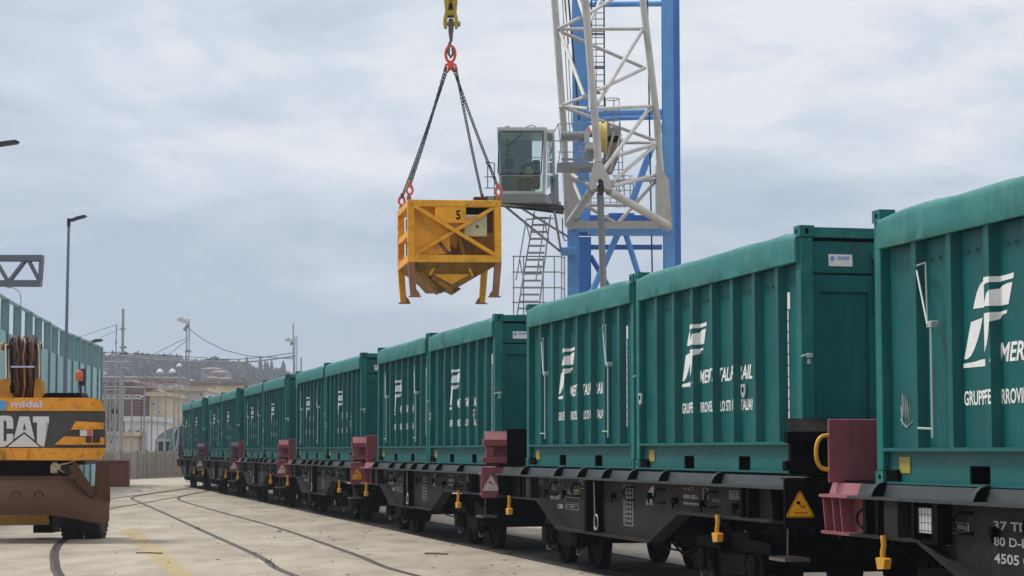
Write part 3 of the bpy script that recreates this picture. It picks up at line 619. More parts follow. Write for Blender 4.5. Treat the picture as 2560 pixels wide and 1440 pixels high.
    def F(u0, u1, z0, z1, t=.006, rows=(), colz=()):
        for a, b, c, d in ((u0,u1,z0,z0+t),(u0,u1,z1-t,z1),(u0,u0+t*3,z0,z1),(u1-t*3,u1,z0,z1)): mb.quad((a,Y_,c),(b,Y_,c),(b,Y_,d),(a,Y_,d))
        for r_ in rows: mb.quad((u0,Y_,r_),(u1,Y_,r_),(u1,Y_,r_+t),(u0,Y_,r_+t))
        for r_ in colz: mb.quad((r_,Y_,z0),(r_+t*3,Y_,z0),(r_+t*3,Y_,z1),(r_,Y_,z1))
    if marks == 1:
        T('|-14.20m-|', -.18, -.46, .42, .07); F(.22, .60, -.49, -.25); F(.27, .52, -.46, -.28); T('G1', .31, -.40, .16, .06, bold=.03); T('30.4', .84, -.43, .24, .06)
        F(1.6, 1.95, -.43, -.33); T('21 500kg', 1.63, -.40, .28, .05); T('2L', 1.5, -.54, .10, .05)
        F(.80, 1.10, -.44, -.36)
        T('37 TEN', 2.42, -.37, .75, .075, bold=.02); T('80 D-ERR', 2.42, -.50, .85, .075, bold=.02); T('4505 066-1', 2.42, -.645, 1.0, .085, bold=.02)
        mb2 = MB(); mb2.box(.93+.20, 1.50, -.08, -.06, -.44, -.22); o = mb2.build('document_sheet', M['cab'], root)
        mb2 = MB()
        for k in range(6): mb2.box(1.14+k*.065, 1.146+k*.065, -.083, -.081, -.44, -.22)
        for k in range(3): mb2.box(1.13, 1.5, -.083, -.081, -.42+k*.07, -.416+k*.07)
        mb2.build('sheet_grid', M['darkst'], o)
        mb2 = MB(); mb2.box(1.08, 1.13, -.12, .018, -.52, -.18); mb2.box(1.50, 1.62, -.12, .018, -.52, -.18); mb2.box(1.08, 1.62, -.12, .018, -.53, -.50); mb2.build('document_box', M['wblack'], root)
    else:
        F(.85, 1.06, -.29, -.18); T('A', .90, -.26, .08, .05)
        F(1.55, 1.72, -.30, -.19); T('33 83', 1.60, -.36, .30, .05); T('4505 066', 1.52, -.50, .55, .055, bold=.02); T('IT', 1.98, -.47, .2, .05, bold=.02); F(2.0, 2.3, -.30, -.18, colz=(2.1,))
        T('A B C D', 2.45, -.40, .65, .05); F(2.43, 3.25, -.53, -.33, .005, rows=(-.45,-.39)); F(2.47, 3.2, -.63, -.55, .006); T('S  46,0', 2.52, -.605, .45, .035)
        T('120', 2.0, -.63, .3, .07, bold=.03); F(3.2, 3.8, -.31, -.19, .005, rows=(-.25,)); T('60 ft', 3.3, -.235, .3, .04)
        F(5.55, 5.98, -.76, -.22, .007)
        for k in range(8): T('20 40', 5.62, -.28-k*.062, .28, .038)
        T('EVR', 6.6, -.46, .28, .09, bold=.04)
        mb.add([(6.62+.30*t/8, Y_, -.34+.13*math.sin(math.pi/2*t/8)) for t in range(9)]+[(6.92, Y_, -.34)], [tuple(range(10))])
        T('++ 6 7', 8.15, -.25, .38, .05); T('4505 055-1', 8.15, -.345, .55, .05, bold=.03); T('Nolleggiatore', 8.15, -.43, .58, .05, bold=.02); F(8.9, 9.1, -.34, -.2)
        F(9.85, 10.3, -.31, -.22, .006, rows=(-.29,)); T('KM 00 0', 9.9, -.28, .35, .04)
        T('H 6 L', 9.25, -.36, .28, .04)
    B(mb, 'lettering', 'mark')
    bogie(root, 1.75, 'f'); bogie(root, 9.4, 'n')
    return root
WL = {1: ('nearest container wagon with maroon far end, cut off by the right edge',),
 2: ('dark grey container wagon with black ends and an orange warning triangle, second from the camera',),
 3: ('container wagon with a white warning triangle on its maroon near end, third from the camera',),
 4: ('container wagon with a small orange warning triangle, fourth from the camera',),
 5: ('grey and maroon container wagon, fifth from the camera',),
 6: ('small purple grey container wagon, last but one at the far end of the train',),
 7: ('farthest container wagon, tiny and purple grey, at the left end of the train',)}
sets = {1: ('wgrey','maroon','maroon','wledge','maroon_lit'), 2: ('wgrey','wblack','wblack','wledge','wledge'), 3: ('wgrey','maroon','maroon','wledge','maroon_lit'),
 4: ('wgrey','maroon','maroon','wledge','maroon'), 5: ('wgrey','maroon','maroon','wledge','purple'), 6: ('wgrey','purple','purple','wledge','purple')}
wag = {}
for wi in range(1, 8):
    if wi in (1, 2, 3, 4, 6): o = make_wagon(*sets[wi], wi if wi < 5 else 5)
    elif wi == 5: o = copy_tree(wag[3])
    else: o = copy_tree(wag[6])
    wag[wi] = o
    o.location = worg(wi)+Vector((0, 0, DZ-(.05 if wi == 1 else 0))); o.rotation_euler = (0, 0, TROT)
    tag(o, WL[wi][0], 'wagon', 'container wagons coupled in the train')

# ------------------------------------------------------------------ ground and tracks
GM = ground_mat()
g = MB(); g.quad((-690,-25,0),(690,-25,0),(690,1490,0),(-690,1490,0)); tag(g.build('ground', GM), kind='structure')
M['groove'] = mat('rail_groove_dirt', (.028,.022,.018), .9, var=.3, scale=3); M['railtop'] = mat('rail_head_steel', (.055,.036,.030), .55, .1, spec=.3, var=.25, scale=2, dirt=(.10,.05,.04), damt=.5, dscale=2, rnd=False)
def smooth(pts, n=8):
    P_ = [pts[0]]+pts+[pts[-1]]; o = []
    for i in range(1, len(P_)-2):
        a, b, c, d = P_[i-1:i+3]
        for k in range(n):
            t = k/n; o.append(.5*((2*b)+(c-a)*t+(2*a-5*b+4*c-d)*t*t+(3*b-a-3*c+d)*t**3))
    o.append(P_[-1]); return o
def strip(mb, pts, w0, w1, z0, z1):        # raised strip between lateral offsets w0..w1
    n = len(pts); rows = []
    for i, p in enumerate(pts):
        a = pts[max(0, i-1)]; b = pts[min(n-1, i+1)]; d = (b-a); d.z = 0; d.normalize(); s = Vector((d.y, -d.x, 0))
        rows.append([p+s*w0+Vector((0,0,z0)), p+s*w0+Vector((0,0,z1)), p+s*w1+Vector((0,0,z1)), p+s*w1+Vector((0,0,z0))])
    o = [v for r_ in rows for v in r_]; mb.add(o, [(i*4+k, i*4+k+1, i*4+k+5, i*4+k+4) for i in range(n-1) for k in range(3)])
def track(name, rails, sm=True):
    a, b = MB(), MB()
    for pts in rails:
        pts = smooth(pts) if sm else pts
        strip(a, pts, -.035, .075, 0, .004); strip(b, pts, -.035, .030, .001, .012)
    r_ = b.build(name, M['railtop']); tag(r_, kind='structure'); q = a.build('rail_groove', M['groove']); tag(q, kind='structure')
def G(l): return [gr(a, b) for a, b in l]
ra = [Vector((.6, 17, 0))]+G([(735,1440),(640,1389),(500,1325),(400,1279),(348,1256),(328,1246),(345,1240),(400,1232),(480,1222)])
rb = [Vector((2.6, 17, 0))]+G([(1040,1440),(880,1385),(700,1322),(560,1283),(470,1258),(444,1246),(470,1237),(500,1231)])
track('railway_track', [ra, rb])
track('railway_track', [G([(150,1300),(275,1272),(350,1259),(440,1243),(520,1228)]), G([(150,1265),(275,1247),(360,1236),(470,1220),(540,1210)])])
M['shade_strip'] = mat('painted_train_shade', (.012,.011,.010), .85, var=.3, scale=2, dirt=(.03,.026,.022), damt=.4, dscale=1.5, rnd=False)  # near-black colour for the shade painted on the ground under the train
a = MB(); strip(a, [O2+EX*u+EY*1.08 for u in (34, 20, 8, -5, -20, -40, -75)], -.98, .92, 0, .002); tag(a.build('train_shade_strip', M['shade_strip']), kind='structure')  # dark strip laid under the wagons as their painted shadow
tp = lambda y: [O2+EX*u+EY*y for u in (34, 10, -40, -75)]
track('railway_track', [tp(.47), tp(1.97)], False)
er = [gr(165, 1480), gr(149, 1440), gr(137, 1405), gr(137, 1380), gr(150, 1358), gr(175, 1340), gr(225, 1310)]
er[0] = Vector((-4.0, 20.5, 0))
a, b = MB(), MB(); pts = smooth(er); strip(a, pts, -.02, .075, 0, .004); strip(b, pts, -.075, -.02, .001, .014)
tag(b.build('railway_track', M['railtop']), kind='structure'); tag(a.build('rail_groove', M['groove']), kind='structure')
a = MB(); strip(a, smooth([gr(322,1322),gr(350,1350),(gr(398,1390)),gr(438,1425),gr(480,1470)]), -.18, .18, 0, .005); tag(a.build('yellow_line', worn_yellow()), kind='structure')
a = MB()
for _ in range(140):
    px = random.uniform(270, 1500); py = random.uniform(1225, 1440)
    p = gr(px, py); L_ = (p-O2).dot(EY)
    if L_ > .3: continue
    s = random.uniform(.006, .02); t = random.uniform(0, 6); q = [p+Vector((math.cos(t+k*1.57)*s*(1+k % 2), math.sin(t+k*1.57)*s, .002)) for k in range(4)]
    a.hexa([Vector(v) for v in q]+[Vector(v)*1+Vector((0,0,s*.5)) for v in q])
tag(a.build('ground_debris', M['twig']), 'small dark crumbs of dirt scattered over the concrete', None, None, 'stuff')
def stick(px0, py0, px1, py1, r, lab):
    m = MB(); p, q = gr(px0, py0, r), gr(px1, py1, r); mid = (p+q)/2+Vector((.02, .03, .004)); m.path([p, p.lerp(mid, .5), mid, mid.lerp(q, .5)+Vector((0, -.02, 0)), q], r, 5); tag(m.build('stick', M['twig']), lab, 'stick', 'sticks lying on the concrete')
stick(340, 1382, 406, 1383, .012, 'thin dry twig lying on the worn yellow line')
stick(1062, 1383, 1120, 1385, .014, 'dark stick lying on the concrete beside the train shadow')
a = MB()
for (px, py, n) in ((672,1407,12),(640,1385,5),(690,1418,4),(498,1325,8),(345,1228,18),(380,1222,14),(300,1232,10),(560,1285,6),(700,1330,8)):
    for _ in range(n):
        c = gr(px+random.uniform(-8, 8), py+random.uniform(-2, 2)); h = random.uniform(.03, .10); t = random.uniform(0, 6.3); d = Vector((math.cos(t), math.sin(t), 0))
        a.quad(c-d*.012, c+d*.012, c+d*.03+Vector((random.uniform(-.05,.05), 0, h)))
tag(a.build('weeds', M['weed']), 'sparse green weeds growing along the rail grooves', None, None, 'stuff')

# ------------------------------------------------------------------ hanging hopper, chains, arm tip
YH_ = 40.0; hp0 = at(1020, 655, YH_); HYAW = R(9)
hop = empty('loading_hopper', hp0, HYAW, 'yellow steel hopper with number 5, hanging on chains over the train', 'hopper')
PXM = YH_/FPX
hw, hh, hd = 238*PXM, 158*PXM, 2.0
hop.rotation_euler.y = R(-.5)
def HB(mb, n, m, p=None): return mb.build(n, M[m], p or hop)
pw = 17*PXM
for x in (0, hw-pw):
    for y in (0, hd-pw):
        HB(MB().cbox(x, x+pw, y, y+pw, 0, hh-pw, .006), 'post', 'hop_y')
for z_, n in ((hh-pw, 'top_beam'), (0, 'bottom_beam')):
    for y in (0, hd-pw): HB(MB().cbox(0 if z_ else pw, hw if z_ else hw-pw, y-(.004 if not z_ else 0), y+pw, z_, z_+pw*(1 if z_ else 1.1), .006), n, 'hop_y')
    for x in (0, hw-pw): HB(MB().cbox(x+.003, x+pw-.003, pw, hd-pw, z_, z_+pw*(1 if z_ else 1.1), .006), n, 'hop_y')
HB(MB().cbox(.01, pw-.01, pw, hd-pw, hh*.42, hh*.42+pw, .006), 'side_beam', 'hop_y')
for a, b, dy in (((pw, pw*1.1), (hw-pw, hh-pw), .07), ((pw, hh-pw), (hw-pw, pw*1.1), -.01)):
    HB(MB().beam((a[0], dy, a[1]), (b[0], dy, b[1]), .07, .085, up=(0,1,0)), 'cross_brace', 'hop_y')
# body plates
m_ = MB(); y_ = .16; m_.hexa([(pw, y_, .12), (hw*.47, y_+.02, .20), (hw*.47, y_+.05, .20), (pw, y_+.03, .12), (pw, y_, hh-.01), (hw*.42, y_, hh-.01), (hw*.42, y_+.03, hh-.01), (pw, y_+.03, hh-.01)])
m_.hexa([(hw*.42,y_+.02,.45),(hw*.55,y_+.3,.30),(hw*.55,y_+.33,.30),(hw*.42,y_+.05,.45),(hw*.42,y_+.02,hh-.01),(hw*.62,y_+.3,hh-.01),(hw*.62,y_+.33,hh-.01),(hw*.42,y_+.05,hh-.01)])
HB(m_, 'body_plate', 'hop_y')
m_ = MB(); m_.box(pw*.5, hw-pw*.5, .55, .60, .0, hh-.01); m_.box(pw+.02, pw+.05, .2, hd-.2, .15, hh-.2); m_.hexa([(hw*.55,.45,.05),(hw-pw,.45,.05),(hw-pw,.54,.05),(hw*.55,.54,.05),(hw*.55,.3,.5),(hw-pw,.3,.5),(hw-pw,.33,.5),(hw*.55,.33,.5)])
HB(m_, 'inner_wall', 'hop_d')
pl = HB(MB().box(hw*.29, hw*.62, -.03+.04, .03+.04, hh-pw-.315, hh-pw-.001), 'number_plate', 'hop_y')
m_ = MB(); add_text(m_, '5', lambda a, b: (hw*.515+a, .006, hh-pw-.255+b), .085, .185, bold=.03); m_.build('number', M['black'], pl)
HB(MB().box(hw*.62+.002, hw-pw-.002, .30, .34, hh-pw-.13, hh-.01), 'dark_opening', 'black')
cb = HB(MB().cbox(145*PXM, 203*PXM, .10, .26, 67*PXM, 122*PXM, .01), 'control_box', 'cream')
m_ = MB(); m_.lathe([(.03, 0), (.03, -.01), (.001, -.012)], (178*PXM, .10, 92*PXM), 'y', 10); m_.lathe([(.012, 0), (.001, -.01)], (196*PXM, .10, 96*PXM), 'y', 8); m_.build('box_knob', M['brown'], cb)
m_ = MB(); m_.cbox(206*PXM, 219*PXM, .15, .22, 78*PXM, 126*PXM, .006)
for k in range(4): m_.box(207*PXM, 218*PXM, .14, .15, (84+k*10)*PXM, (88+k*10)*PXM)
HB(m_, 'ladder_bracket', 'brown')
for sx in (-1, 1):
    m_ = MB(); m_.tube((hw*.5+sx*.10, .28, .62), (hw*.5+sx*.20, .22, .14), .045); HB(m_, 'cylinder', 'hop_d')
    m_ = MB(); m_.lathe([(.06, -.05), (.06, .03), (.001, .04)], (hw*.5+sx*.06, .27, .63), 'y', 12); HB(m_, 'hose_reel', 'wblack')
m_ = MB()
for k in range(4): m_.path([(hw*.36+k*.03, .2, .62-k*.03), (hw*.33+k*.02, .17, .40), (hw*.4+k*.03, .18, .22), (hw*.52, .19, .16+.02*k)], .009, 5)
for k in range(3): m_.path([(hw*.58+k*.03, .2, .52-k*.03), (hw*.66+k*.02, .17, .38), (hw*.72, .18, .2+.03*k)], .009, 5)
HB(m_, 'hoses', 'hose')
# chute underneath
cx, cy = hw*.5, hd*.45; m_ = MB()
tops = [(.03, .05, .0), (hw-.03, .05, .0), (hw-.03, hd-.05, .0), (.03, hd-.05, .0)]; zt = -.49
ng = [(hw*.22, .28, -.33), (hw*.68, .28, -.33), (hw*.68, hd-.28, -.33), (hw*.22, hd-.28, -.33)]
pt = [(hw*.32, hd*.5, zt), (hw*.46, hd*.5, zt)]
m_.add(tops+ng, [(0,1,5,4),(1,2,6,5),(2,3,7,6),(3,0,4,7)]); m_.add(ng+[(hw*.28,.5,-.50),(hw*.44,.5,-.50),(hw*.44,hd-.5,-.50),(hw*.28,hd-.5,-.50)], [(0,1,5,4),(1,2,6,5),(2,3,7,6),(3,0,4,7)])
HB(m_, 'hopper_cone', 'hop_d')
m_ = MB(); m_.hexa([(hw*.30,.16,-.03),(hw*.66,.16,-.03),(hw*.66,.20,-.03),(hw*.30,.20,-.03),(hw*.30,.16,-.0),(hw*.66,.16,-.0),(hw*.66,.20,-.0),(hw*.30,.20,-.0)])
m_.extr([(hw*.30,0),(hw*.68,0),(hw*.74,-.20),(hw*.48,-.42),(hw*.25,-.20)], lambda a, b, c: (a, c-.05*b, b), .19, .21); HB(m_, 'chute_face', 'hop_y')
for a, b in (((hw*.27, -.28), (hw*.48, -.52)), ((hw*.70, -.25), (hw*.48, -.46)), ((hw*.10,-.10),(hw*.30,-.50))):
    HB(MB().beam((a[0], .2, a[1]), (b[0], .25, b[1]), .09, .07, up=(0,1,0)), 'gate_beam', 'hop_d')
for u, v in (((hw*.31,-.02),(hw*.24,-.24)), ((hw*.64,-.02),(hw*.70,-.26))): HB(MB().tube((u[0],.14,u[1]), (v[0],.16,v[1]), .028), 'gate_cylinder', 'hop_y')
m_ = MB(); m_.extr([(hw*.30,-.40),(hw*.36,-.57),(hw*.41,-.52),(hw*.45,-.50),(hw*.53,-.57),(hw*.60,-.48),(hw*.52,-.38)], lambda a, b, c: (a, c, b), .5, 1.0); HB(m_, 'discharge_gate', 'hop_d')
for x, y, sx in ((0,0,1),(hw,0,-1),(0,hd-pw,1),(hw,hd-pw,-1)):
    m_ = MB(); xx = x+(0 if sx > 0 else -pw); zb_ = -.655
    m_.hexa([(xx+sx*.05,y,zb_),(xx+pw*.9+sx*.05,y,zb_),(xx+pw*.9+sx*.05,y+pw*.9,zb_),(xx+sx*.05,y+pw*.9,zb_),(xx,y,0),(xx+pw,y,0),(xx+pw,y+pw,0),(xx,y+pw,0)])
    lg_ = HB(m_, 'leg', 'hop_rust' if y == 0 else 'hop_y')
    m_ = MB(); a = xx+(.02 if sx > 0 else pw-.02); m_.box(min(a, a+sx*.23), max(a, a+sx*.23), y-.02, y+pw+.02, zb_-.02, zb_); m_.extr([(a+sx*.13,zb_),(a+sx*.22,zb_),(a+sx*.20,zb_+.06),(a+sx*.13,zb_+.14)], lambda p, q, c: (p, c, q), y+.01, y+pw-.01); m_.build('foot', M['hop_rust'], lg_)
lug = [(.02, .06, hh), (.06, hd-.1, hh), (hw-.06, .08, hh), (hw-.12, hd-.15, hh)]
lamp_ = HB(MB().cbox(hw-.50, hw-.22, .25, .40, hh, hh+.10, .01), 'lid_bracket', 'brown')
for l_ in lug: HB(MB().cbox(l_[0]-.03, l_[0]+.05, l_[1]-.05, l_[1]+.05, hh, hh+.09, .01), 'lug', 'hop_rust')
MWh = Matrix.Translation(hp0) @ Matrix.Rotation(HYAW, 4, 'Z')
lw = [MWh @ Vector((a+.01, b, c+.10)) for a, b, c in lug]

apex = at(1127, 168, YH_+.7)
sling = empty('chain_sling', apex, 0, 'four-leg steel chain sling with red hooks carrying the yellow hopper', 'chain sling')
def SB(mb, n, m, p=None): return mb.build(n, M[m], p or sling, off=apex)
def link(mb, p, d, u, L_, w_, r):
    v = d.cross(u).normalized(); pts = []
    for k in range(10):
        t = 2*math.pi*k/10; c, s = math.cos(t), math.sin(t); pts.append(p+d*(c*w_+(L_/2-w_)*(1 if c > 0 else -1))+v*(s*w_))
    mb.path(pts, r, 5, True)
for i, (lp, ax) in enumerate(zip(lw, (-.10, -.07, .05, .10))):
    top = apex+Vector((ax, -.05+.1*(i % 2), -.02)); bot = lp+Vector((0, 0, .16)); mb = MB(); d = (bot-top); n = int(d.length/.066); d.normalize(); u1 = d.orthogonal().normalized(); u2 = d.cross(u1)
    for k in range(n): link(mb, top+(bot-top)*((k+.5)/n)+Vector((0, 0, -.06*math.sin(math.pi*(k+.5)/n))), d, u1 if k % 2 else u2, .098, .026, .010)
    SB(mb, 'chain', 'chain')
    mb = MB(); pts = [bot+Vector((0,0,.05)), bot+Vector((-.045,0,0)), bot+Vector((-.06,0,-.08)), bot+Vector((-.02,0,-.15)), bot+Vector((.04,0,-.14)), bot+Vector((.065,0,-.08)), bot+Vector((.045,0,-.0)), bot+Vector((.02,0,.03))]
    mb.path(pts, .025, 8, True); mb.cbox(bot.x-.025, bot.x+.025, bot.y-.02, bot.y+.02, bot.z+.02, bot.z+.10, .006); SB(mb, 'hook', 'redhook')
mb = MB()
for s in (-1, 1): mb.path([apex+Vector((s*.01,0,.10)), apex+Vector((s*.09,0,.05)), apex+Vector((s*.12,0,-.05)), apex+Vector((s*.06,0,-.09)), apex+Vector((s*.02,0,-.02))], .028, 7, True)
mb.cbox(apex.x-.06, apex.x+.06, apex.y-.04, apex.y+.04, apex.z-.06, apex.z+.10, .02); SB(mb, 'chain_coupling', 'redhook')
mb = MB(); c = at(1126, 135, YH_+.7); mb.path([c+Vector((.095*math.cos(t), 0, .165*math.sin(t))) for t in [k*math.pi/8 for k in range(16)]], .030, 8, True); SB(mb, 'master_link', 'redhook')
armp = at(1127, 60, YH_+.7)
arm = empty('lifting_arm', armp, 0, 'worn yellow lifting arm tip with pin, at the top edge above the chains', 'lifting arm')
K = (YH_+.7)/FPX
for s in (-1, 1):
    mb = MB(); pf = [(10,10),(17,10),(19,0),(18,-12),(14,-30),(17,-58),(17,-120),(4,-120),(4,-52),(8,-25),(9,-10)]
    mb.extr([(armp.x+s*a*K, armp.z-(b)*K) for a, b in pf], lambda a, b, c: (a, c, b), armp.y-.12, armp.y+.12); mb.build('side_plate', M['arm_y'], arm, off=armp)
mb = MB(); mb.box(armp.x-8*K, armp.x+8*K, armp.y-.06, armp.y+.06, armp.z+52*K, armp.z+140*K); mb.cbox(armp.x-10*K, armp.x+10*K, armp.y-.1, armp.y+.1, armp.z+20*K, armp.z+34*K, .01); mb.build('arm_core', M['arm_y'], arm, off=armp)
mb = MB(); mb.box(armp.x-9*K, armp.x+9*K, armp.y-.02, armp.y+.10, armp.z+18*K, armp.z+54*K); mb.build('arm_hollow', M['darkst'], arm, off=armp)
mb = MB(); mb.tube((armp.x-16*K, armp.y, armp.z), (armp.x+24*K, armp.y, armp.z), 5*K, 12); mb.tube((armp.x+19*K, armp.y, armp.z), (armp.x+24*K, armp.y, armp.z), 7*K, 12); mb.build('pin', M['arm_y'], arm, off=armp)
mb = MB(); mb.cbox(armp.x-6*K, armp.x+7*K, armp.y-.04, armp.y+.04, armp.z-24*K, armp.z+14*K, .02); mb.tube((armp.x, armp.y, armp.z-22*K), (armp.x+K, armp.y, armp.z-44*K), 6*K, 12, 4*K)
mb.path([Vector((armp.x, armp.y, armp.z-44*K)), Vector((armp.x-5*K, armp.y, armp.z-56*K)), Vector((armp.x-6*K, armp.y, armp.z-74*K)), Vector((armp.x, armp.y, armp.z-86*K)), Vector((armp.x+6*K, armp.y, armp.z-76*K)), Vector((armp.x+5*K, armp.y, armp.z-62*K))], .03, 8)
mb.build('swivel_hook', M['steel'], arm, off=armp)

# ------------------------------------------------------------------ harbour crane
CY = 70.0; cb0 = at(1560, 800, CY+2); cb0.z = 0; KC = CY/FPX
crane = empty('portal_crane', cb0, 0, 'blue and pale grey portal crane with a glazed cab, rising behind the train', 'crane')
def CB(mb, n, m, p=None): return mb.build(n, M[m], p or crane, off=cb0)
def sub(n, m, mb): return CB(mb, n, m)
def ln(mb, a, b, wpx, Y0=CY, Y1=None):
    Y1 = Y0 if Y1 is None else Y1; mb.tube(at(a[0], a[1], Y0), at(b[0], b[1], Y1), wpx/2*KC, 12); return mb
def colm(x0, x1, Y, ztop, D=.75, flip=0, zbot=0.0, batt=0, taper=0):
    """box column with recessed web and stiffeners seen from the right side"""
    mb = MB(); a = at(x0, 700, Y).x; b = at(x1, 700, Y).x; t = .03; w_ = b-a
    mb.box(a, b, Y, Y+t, zbot, ztop); mb.box(a, b, Y+D-t, Y+D, zbot, ztop); mb.box(a+.04, b-.10, Y+t, Y+D-t, zbot, ztop)
    return mb
tz = at(1500, -60, CY).z
# left and right portal legs, four posts in plan
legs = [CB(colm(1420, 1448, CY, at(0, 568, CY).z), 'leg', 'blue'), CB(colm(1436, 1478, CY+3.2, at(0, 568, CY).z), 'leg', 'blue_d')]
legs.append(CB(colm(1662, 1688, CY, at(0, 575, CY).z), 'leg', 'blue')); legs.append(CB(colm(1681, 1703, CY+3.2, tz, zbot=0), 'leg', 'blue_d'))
CB(colm(1661, 1687, CY+.9, tz, zbot=at(0, 575, CY).z), 'upper_post', 'blue')
mb = MB(); p0, p1 = at(1448, 1000, CY+3.0), at(1448, 1000, CY+3.0)
mb.hexa([at(1433,580,CY+3),at(1476,580,CY+3),at(1478,580,CY+3.8),at(1436,580,CY+3.8),at(1429,-60,CY+3),at(1464,-60,CY+3),at(1466,-60,CY+3.8),at(1433,-60,CY+3.8)]); CB(mb, 'upper_post', 'blue')
for (a, b, wpx, Y0, n, mt) in (((1468,11),(1660,9),15,CY+2.6,'tie_beam','blue'), ((1470,284),(1660,280),17,CY+2.6,'tie_beam','blue'), ((1470,297),(1660,293),13,CY+3.6,'tie_beam','blue'),
    ((1478,618),(1655,618),14,CY+3.4,'tie_beam','blue_d'), ((1548,578),(1470,752),17,CY+3.0,'diagonal','blue'), ((1562,578),(1664,900),15,CY+3.0,'diagonal','blue'),
    ((1476,640),(1664,960),14,CY+3.4,'diagonal','blue_d'), ((1632,360),(1580,505),19,CY+3.2,'diagonal','blue'), ((1470,310),(1530,296),10,CY+3.2,'diagonal','blue'), ((1655,330),(1646,300),10,CY+3.2,'diagonal','blue')):
    CB(ln(MB(), a, b, wpx, Y0), n, mt)
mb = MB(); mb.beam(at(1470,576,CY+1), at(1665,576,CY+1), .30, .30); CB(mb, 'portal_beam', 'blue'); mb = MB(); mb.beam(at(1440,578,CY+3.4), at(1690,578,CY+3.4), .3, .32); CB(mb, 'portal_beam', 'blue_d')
mb = MB(); mb.box(at(1525,0,CY).x, at(1590,0,CY).x, CY+1.5, CY+3, at(0,540,CY).z, at(0,520,CY).z); mb.box(at(1480,0,CY).x, at(1660,0,CY).x, CY+2.6, CY+2.75, at(0,540,CY).z, at(0,516,CY).z); mb.extr([(at(1540,0,CY).x, at(0,540,CY).z), (at(1572,0,CY).x, at(0,540,CY).z), (at(1566,0,CY).x, at(0,556,CY).z), (at(1548,0,CY).x, at(0,556,CY).z)], lambda a, b, c: (a, c, b), CY+1.6, CY+2.4); CB(mb, 'slew_platform', 'blue_d')
mb = MB(); mb.cbox(at(1400,0,CY).x, at(1436,0,CY).x, CY-.5, CY-.001, at(0,640,CY).z, at(0,621,CY).z, .02); CB(mb, 'bracket', 'blue')
# lattice jib
jib = CB(MB().beam(at(1425,562,CY-.4), at(1672,562,CY-.4), .24, .24), 'jib', 'cranew')
def J(a, b, wpx, Y0, Y1=None, n='brace', m='cranew'): return CB(ln(MB(), a, b, wpx, Y0, Y1), n, m, jib)
YL, YF, YR = CY+.2, CY-3.0, CY+.2
def poly_col(pts, n, Y, D, m='cranew'):
    mb = MB(); mb.extr([(at(a, b, Y).x, at(a, b, Y).z) for a, b in pts], lambda a, b, c: (a, c, b), Y, Y+D); return CB(mb, n, m, jib)
J((1382,-60),(1410,330),18,YL,n='chord'); J((1408,300),(1416,480),18,YL,n='chord')
poly_col([(1408,432),(1440,432),(1450,560),(1425,575),(1412,560)], 'foot_plate', CY-.3, .5)
J((1458,-60),(1496,404),19,YF,n='chord'); J((1600,-60),(1646,330),18,YR,n='chord'); J((1642,300),(1652,440),18,YR,n='chord')
poly_col([(1641,447),(1672,447),(1681,570),(1668,580),(1655,566),(1641,560)], 'foot_plate', CY-.3, .5); poly_col([(1641,410),(1655,425),(1672,447),(1641,447)], 'foot_plate', CY-.28, .46)
poly_col([(1485,405),(1505,405),(1532,462),(1524,476),(1510,470),(1508,452),(1500,446),(1493,452),(1492,470),(1478,476),(1470,462)], 'head_box', YF-.35, .6)
mb = MB(); mb.tube(at(1473,472,YF), at(1527,472,YF), .105, 14); CB(mb, 'cross_tube', 'cranew', jib)
mb = MB(); mb.cbox(at(1494,0,YF).x, at(1507,0,YF).x, YF-.30, YF+.05, at(0,488,YF).z, at(0,452,YF).z, .05); CB(mb, 'fork_joint', 'darkst', jib)
mb = MB(); a, b = at(1500,482,YF), at(1529,1255,YF); mb.beam(a, b, .21, .2, up=(0,1,0)); mb.beam(a+Vector((.0,-.12,0)), b+Vector((0,-.12,0)), .05, .04, up=(0,1,0)); CB(mb, 'support_strut', 'craneg', jib)
for a, b, wpx, y0, y1 in (((1478,478),(1425,555),20,YF,CY-.4), ((1522,478),(1668,562),20,YF,CY-.4),
    ((1391,73),(1606,72),9,YL,YR), ((1400,268),(1408,264),8,YL,YF), ((1408,265),(1470,272),9,YL,YF), ((1490,272),(1630,266),9,YF,YR),
    ((1398,75),(1460,240),9,YL,YF), ((1393,75),(1612,170),9,YL+.3,YR+.3), ((1612,170),(1490,228),9,YR,YF), ((1395,72),(1450,45),9,YL,YF), ((1606,75),(1492,262),10,YR,YF),
    ((1440,-20),(1462,48),8,YL,YF), ((1560,-20),(1472,34),9,YR,YF), ((1510,-20),(1474,58),8,YR,YF), ((1626,268),(1505,430),10,YR,YF),
    ((1408,268),(1640,352),9,YL+.3,YR+.3), ((1408,262),(1466,240),8,YL,YF), ((1640,357),(1550,357),8,YR,YR+.5), ((1640,360),(1540,390),10,YR,YF+1), ((1640,362),(1530,455),9,YR,YF), ((1646,436),(1532,465),10,YR,YF),
    ((1424,434),(1472,462),10,YL,YF), ((1427,440),(1454,505),9,YL,CY-1.5), ((1466,515),(1540,558),9,CY-1,CY-.4), ((1650,440),(1545,558),9,YR,CY-.4), ((1466,513),(1575,513),9,CY+.4,CY+.4), ((1536,452),(1648,450),9,CY,CY)):
    J(a, b, wpx, y0, y1)
